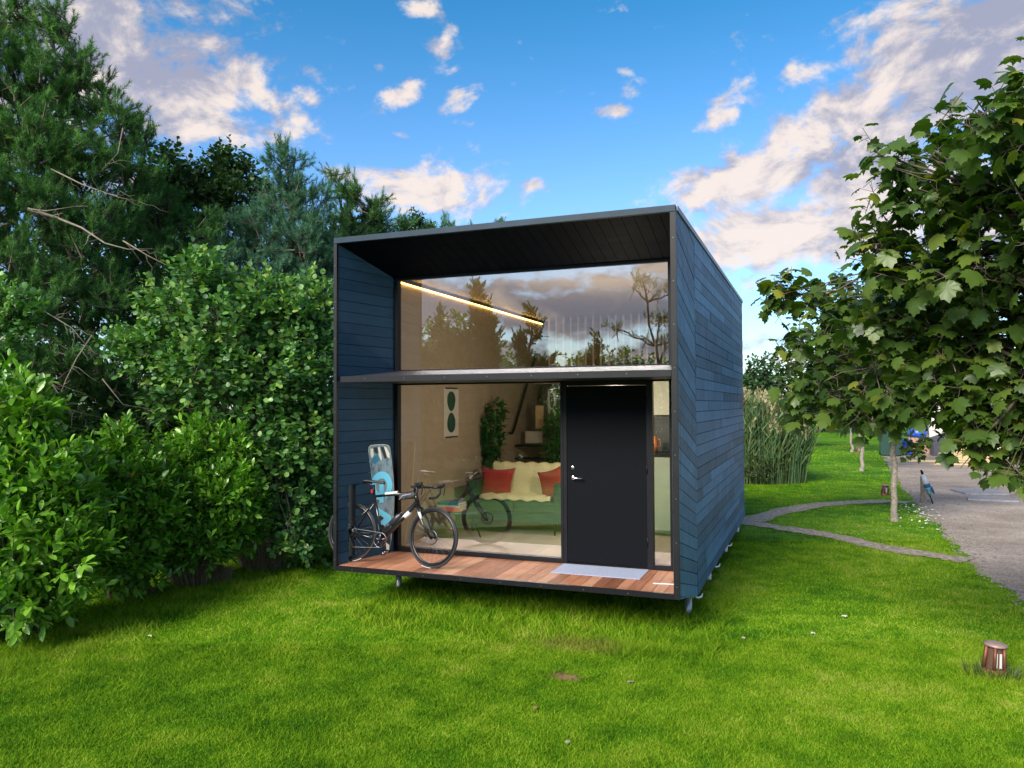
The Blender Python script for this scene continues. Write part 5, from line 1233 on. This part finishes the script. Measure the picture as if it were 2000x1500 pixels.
# coffee table with books
tb_ = empty('coffee_table', (.62, 2.15, FLZ), 'low dark coffee table in front of the sofa', 'table')
mb = MB(); mb.lathe([(0, .355), (.30, .355), (.31, .365), (.31, .38), (.30, .385), (0, .385)], c=(.62, 2.15, FLZ), seg=32); mb.build('tabletop', simple('dark teal lacquer', (.02,.06,.07), .3), tb_)
for k in range(3):
    a = k*2.09+.5; mb = MB(); mb.tube([(.62+.12*math.cos(a), 2.15+.12*math.sin(a), FLZ+.354), (.62+.24*math.cos(a), 2.15+.24*math.sin(a), FLZ)], [.014, .010], 8); mb.build('leg', M['black'], tb_)
z = FLZ+.3862
for (w, d, h, rz, col, lab) in ((.34, .26, .055, .06, (.75,.16,.13), 'coral book at the bottom of the pile on the coffee table'), (.35, .26, .028, .04, (.55,.52,.40), 'pale book in the middle of the pile on the coffee table'), (.32, .24, .035, -.05, (.02,.20,.26), 'teal book on top of the pile on the coffee table')):
    bt = empty('book', (.50, 2.05, z), lab, 'book', 'books on the coffee table'); Mx = Matrix.Translation((.50, 2.05, z)) @ Matrix.Rotation(rz, 4, 'Z')
    cvr = simple('book cover', col, .5); mb = MB(); mb.box(-w/2, w/2, -d/2, d/2, 0, .004, M=Mx); mb.box(-w/2, w/2, -d/2, d/2, h-.004, h, M=Mx); mb.box(-w/2, w/2, -d/2, -d/2+.004, .0041, h-.0041, M=Mx); mb.build('cover', cvr, bt)
    mb = MB(); mb.box(-w/2+.006, w/2-.006, -d/2+.0042, d/2-.006, .0042, h-.0042, M=Mx); mb.build('pages', simple('paper', (.7,.67,.6), .8), bt); z += h+.0008
# house plants
def houseplant(x, y, ztop, w, lab, n=420, potr=.14):
    t = empty('house_plant', (x, y, FLZ), lab, 'plant', 'house plants in the cabin'); fo = Foliage(); wd = MB()
    mb = MB(); mb.lathe([(0, FLZ), (potr*.8, FLZ), (potr, FLZ+.26), (potr*.92, FLZ+.26), (potr*.9, FLZ+.22), (0, FLZ+.22)], c=(x, y, 0), seg=24); mb.build('pot', simple('dark pot', (.05,.05,.05), .5), t)
    for k in range(7):
        a = k*.9; tx = x+w*.35*math.cos(a); ty = y+w*.35*math.sin(a); h = ztop-RNG.uniform(0, .25); pts = limb(wd, (x+.03*math.cos(a), y+.03*math.sin(a), FLZ+.2), (tx, ty, h), .008, .004, 0, 6, .02, 6)
        m = n//7; f = RNG.uniform(.35, 1.02, m); P = np.array([pts[0]])*(1-f[:, None])+np.array([pts[-1]])*f[:, None]; d = np.c_[RNG.normal(0, 1, m), RNG.normal(0, 1, m), RNG.uniform(-.2, 1.0, m)]
        fo.leaves(TL['strap'], P, d, RNG.uniform(.13, .24, m), RNG.random(m)); fo.leaves(TL['laurel'], P, d+RNG.normal(0, .5, d.shape), RNG.uniform(.09, .15, m), RNG.random(m))
    fo.build('leaves', M['houseplant'], t); wd.build('stems', simple('green stem', (.07,.12,.03), .6), t)
q = on(962, 850, 1, 3.85); houseplant(q[0], 3.85, on(962, 790, 1, 3.85)[2], .50, 'leafy house plant standing behind the left arm of the sofa', 520)
q = on(1080, 850, 1, 5.0); houseplant(q[0], 5.0, on(1080, 795, 1, 5.0)[2], .34, 'second house plant beside the door frame, in front of the grey partition', 320)
# artwork: pale hanging with two dark green oval shapes
def hanging(corner_tl, corner_br, axis, label):
    """axis 'y': hangs on the left wall; 'x': hangs on the partition"""
    t = empty('wall_hanging', corner_tl, label, 'wall hanging', 'pale hangings with green ovals')
    if axis == 'y':
        X0 = .2015; y0, y1, z1, z0 = corner_tl[1], corner_br[1], corner_tl[2], corner_br[2]; Pf = lambda u, v, h=0: Vector((X0+.004+h, y0+(y1-y0)*u, z1+(z0-z1)*v)); ex = Vector((-.003, 0, 0))
    else:
        Y0 = corner_tl[1]; x0, x1, z1, z0 = corner_tl[0], corner_br[0], corner_tl[2], corner_br[2]; Pf = lambda u, v, h=0: Vector((x0+(x1-x0)*u, Y0-.004-h, z1+(z0-z1)*v)); ex = Vector((0, .003, 0))
    mb = MB(); mb.prism([Pf(0, 0), Pf(1, 0), Pf(1, 1), Pf(0, 1)], ex); cl = mb.build('cloth', fabric('natural linen', (.60,.56,.50), .08), t)
    for v in (.0, 1.0):
        mb = MB(); mb.tube([Pf(.12, v, .006), Pf(.88, v, .006)], .010, 8); mb.build('rod', M['black'], t)
    gr = simple('green print', (.012,.06,.04), .7)
    for (cu, cv, ru, rv, sk) in ((.5, .265, .28, .205, .05), (.5, .705, .28, .205, -.05)):
        mb = MB(); pts = [Pf(cu+ru*math.cos(a)*(1-.12*math.sin(a)*(1 if sk > 0 else -1)), cv+rv*math.sin(a), .0015) for a in np.linspace(0, 2*math.pi, 32)[:-1]]; mb.add(pts, [tuple(range(len(pts)))]); mb.build('oval', gr, cl)
a = on(866, 758, 0, .2); b = on(895, 852, 0, .2); hanging(a, b, 'y', 'linen hanging with two green ovals on the left inner wall')
a = on(1070, 763, 1, 5.59); b = on(1086, 835, 1, 5.59); hanging(a, b, 'x', 'narrow linen hanging with green ovals on the grey partition')
# framed prints by the stairs
for (x0, y0, x1, y1, col, lab) in ((1026, 842, 1060, 866, (.55,.5,.4), 'pale small print standing on the stair ledge'), (1046, 792, 1062, 838, (.62,.42,.2), 'ochre panel on the rear wall above the stair ledge')):
    a = on(x0, y0, 1, 5.30); b = on(x1, y1, 1, 5.30); t = empty('framed_print', ((a[0]+b[0])/2, 5.3, b[2]), lab, 'print', 'prints by the stairs')
    mb = MB(); mb.box(max(a[0], .21), b[0], 5.29, 5.31, b[2], a[2], bev=.003); fr_ = mb.build('frame', simple('light wood', (.5,.4,.28), .5), t)
    mb = MB(); mb.box(max(a[0], .21)+.012, b[0]-.012, 5.286, 5.289, b[2]+.012, a[2]-.012); mb.build('picture', simple('print paper', col, .7), t)
# kitchen seen through the narrow side window
kt = empty('kitchen_unit', (3.4, 3.6, FLZ), 'grey-green kitchen unit with dark worktop seen through the narrow side window', 'kitchen unit')
mb = MB(); mb.box(2.95, 3.69, 3.2, 3.8, FLZ+.08, FLZ+1.10, bev=.004); mb.build('cabinet', simple('sage cabinet', (.30,.34,.28), .5), kt)
mb = MB(); mb.box(2.93, 3.692, 3.17, 3.8, FLZ+1.102, FLZ+1.14, bev=.004); mb.build('worktop', M['black'], kt)
mb = MB(); mb.box(2.95, 3.695, 3.802, 3.83, FLZ+1.145, FLZ+1.66); mb.build('splashback', simple('dark panel', (.03,.035,.035), .5), kt)
mb = MB(); mb.box(2.95, 3.695, 3.5, 3.83, FLZ+1.665, FLZ+2.2, bev=.004); mb.build('wall_cupboard', simple('olive cupboard', (.36,.36,.26), .5), kt)
q = on(1278, 864, 1, 3.4); t = empty('copper_jug', (q[0], 3.4, FLZ+1.141), 'copper coloured jug on the kitchen worktop', 'jug'); mb = MB()
mb.lathe([(0, 0), (.045, 0), (.05, .08), (.045, .17), (.03, .2), (.035, .23), (.03, .23)], c=(q[0], 3.4, FLZ+1.141), seg=20); mb.build('body', simple('copper', (.6,.22,.08), .35, .6), t)
mb = MB(); mb.tube([(q[0]+.045, 3.4, FLZ+1.2), (q[0]+.09, 3.4, FLZ+1.24), (q[0]+.08, 3.4, FLZ+1.32), (q[0]+.035, 3.4, FLZ+1.34)], .006, 8); mb.build('handle', simple('copper', (.6,.22,.08), .35, .6), t)
# bare soil under the cabin
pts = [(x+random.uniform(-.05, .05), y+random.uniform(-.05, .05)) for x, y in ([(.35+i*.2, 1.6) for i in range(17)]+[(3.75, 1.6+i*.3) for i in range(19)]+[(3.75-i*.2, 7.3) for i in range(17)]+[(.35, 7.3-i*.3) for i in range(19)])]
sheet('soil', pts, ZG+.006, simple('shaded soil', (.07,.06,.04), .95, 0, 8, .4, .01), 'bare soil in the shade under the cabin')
# fallen leaves and daisies on the lawn
for i, (px, lab) in enumerate((((296, 1249), 'pale dry twig-like leaf lying on the lawn in front of the laurels'), ((1232, 1338), 'grey-brown curled leaf right of the bare patch'), ((1042, 1388), 'small brown upright leaf left of the bottom centre of the lawn'), ((1455, 1250), 'pale fallen leaf right of the cabin pile'), ((1648, 1206), 'whitish leaf on the lawn right of the cabin'), ((1590, 1240), 'small pale leaf on the lawn, left of the whitish one'), ((1105, 1455), 'pale leaf near the bottom edge of the lawn'))):
    b = gp(*px); P, F = TL['maple'] if i not in (0,) else TL['laurel']; sz = .055 if i else .11; a = random.uniform(0, 6.28); V = [(b[0]+sz*(x*math.cos(a)-y*math.sin(a)*(.6 if i else .9)), b[1]+sz*(x*math.sin(a)+y*math.cos(a)), ZG+.026+sz*z*1.5) for x, y, z in P]
    mb = MB(); mb.add(V, [tuple(f) for f in F]); tag(mb.build('fallen_leaf', simple('dry leaf', ((.5,.42,.28), (.22,.2,.12), (.3,.2,.08), (.45,.4,.25), (.6,.6,.5), (.5,.48,.35), (.4,.38,.22))[i], .8), None), lab, 'leaf', 'fallen leaves on the lawn')
n = 160; P = np.array([gp(1800+RNG.normal(0, 22), 1003+RNG.normal(0, 12)) for _ in range(n)])
P = P[P[:, 0] < np.interp(P[:, 1], EY, EX)+.25]; fo = Foliage()
fo.leaves(TL['alder'], P+np.array([0, 0, .03]), RNG.normal(0, 1, P.shape)*np.array([1, 1, .2]), RNG.uniform(.03, .06, len(P)), RNG.uniform(.7, 1, len(P)))
tag(fo.build('clover_patch', leaf_mat('white clover', [(0,(.3,.4,.2)),(1,(.75,.75,.65))], .7, .2), None), 'patch of white-flowering clover by the gravel edge near the post', 'flowers', kind='stuff')
# loose stones along the gravel edge
n = 900; yy = RNG.uniform(1.5, 22, n); P = np.c_[np.interp(yy, EY, EX)+np.abs(RNG.normal(0, .35, n))-.10, yy, np.full(n, ZG+.008)]; fo = Foliage()
V = []; F = []
octa = np.array([(1,0,0),(-1,0,0),(0,1,0),(0,-1,0),(0,0,.7),(0,0,-.5)]); of = np.array([(0,2,4),(2,1,4),(1,3,4),(3,0,4),(2,0,5),(1,2,5),(3,1,5),(0,3,5)])
sc = RNG.uniform(.008, .026, (n, 1, 1)); jit = RNG.uniform(.7, 1.3, (n, 6, 3)); V = P[:, None]+octa[None]*jit*sc; F = (of[None]+np.arange(n)[:, None, None]*6).reshape(-1, 3)
tag(fastmesh('loose_stones', V.reshape(-1, 3), F, simple('pale stone', (.25,.22,.20), .9, 0, 3, .4)), 'loose stones scattered along the edge of the gravel', 'stones', kind='stuff')
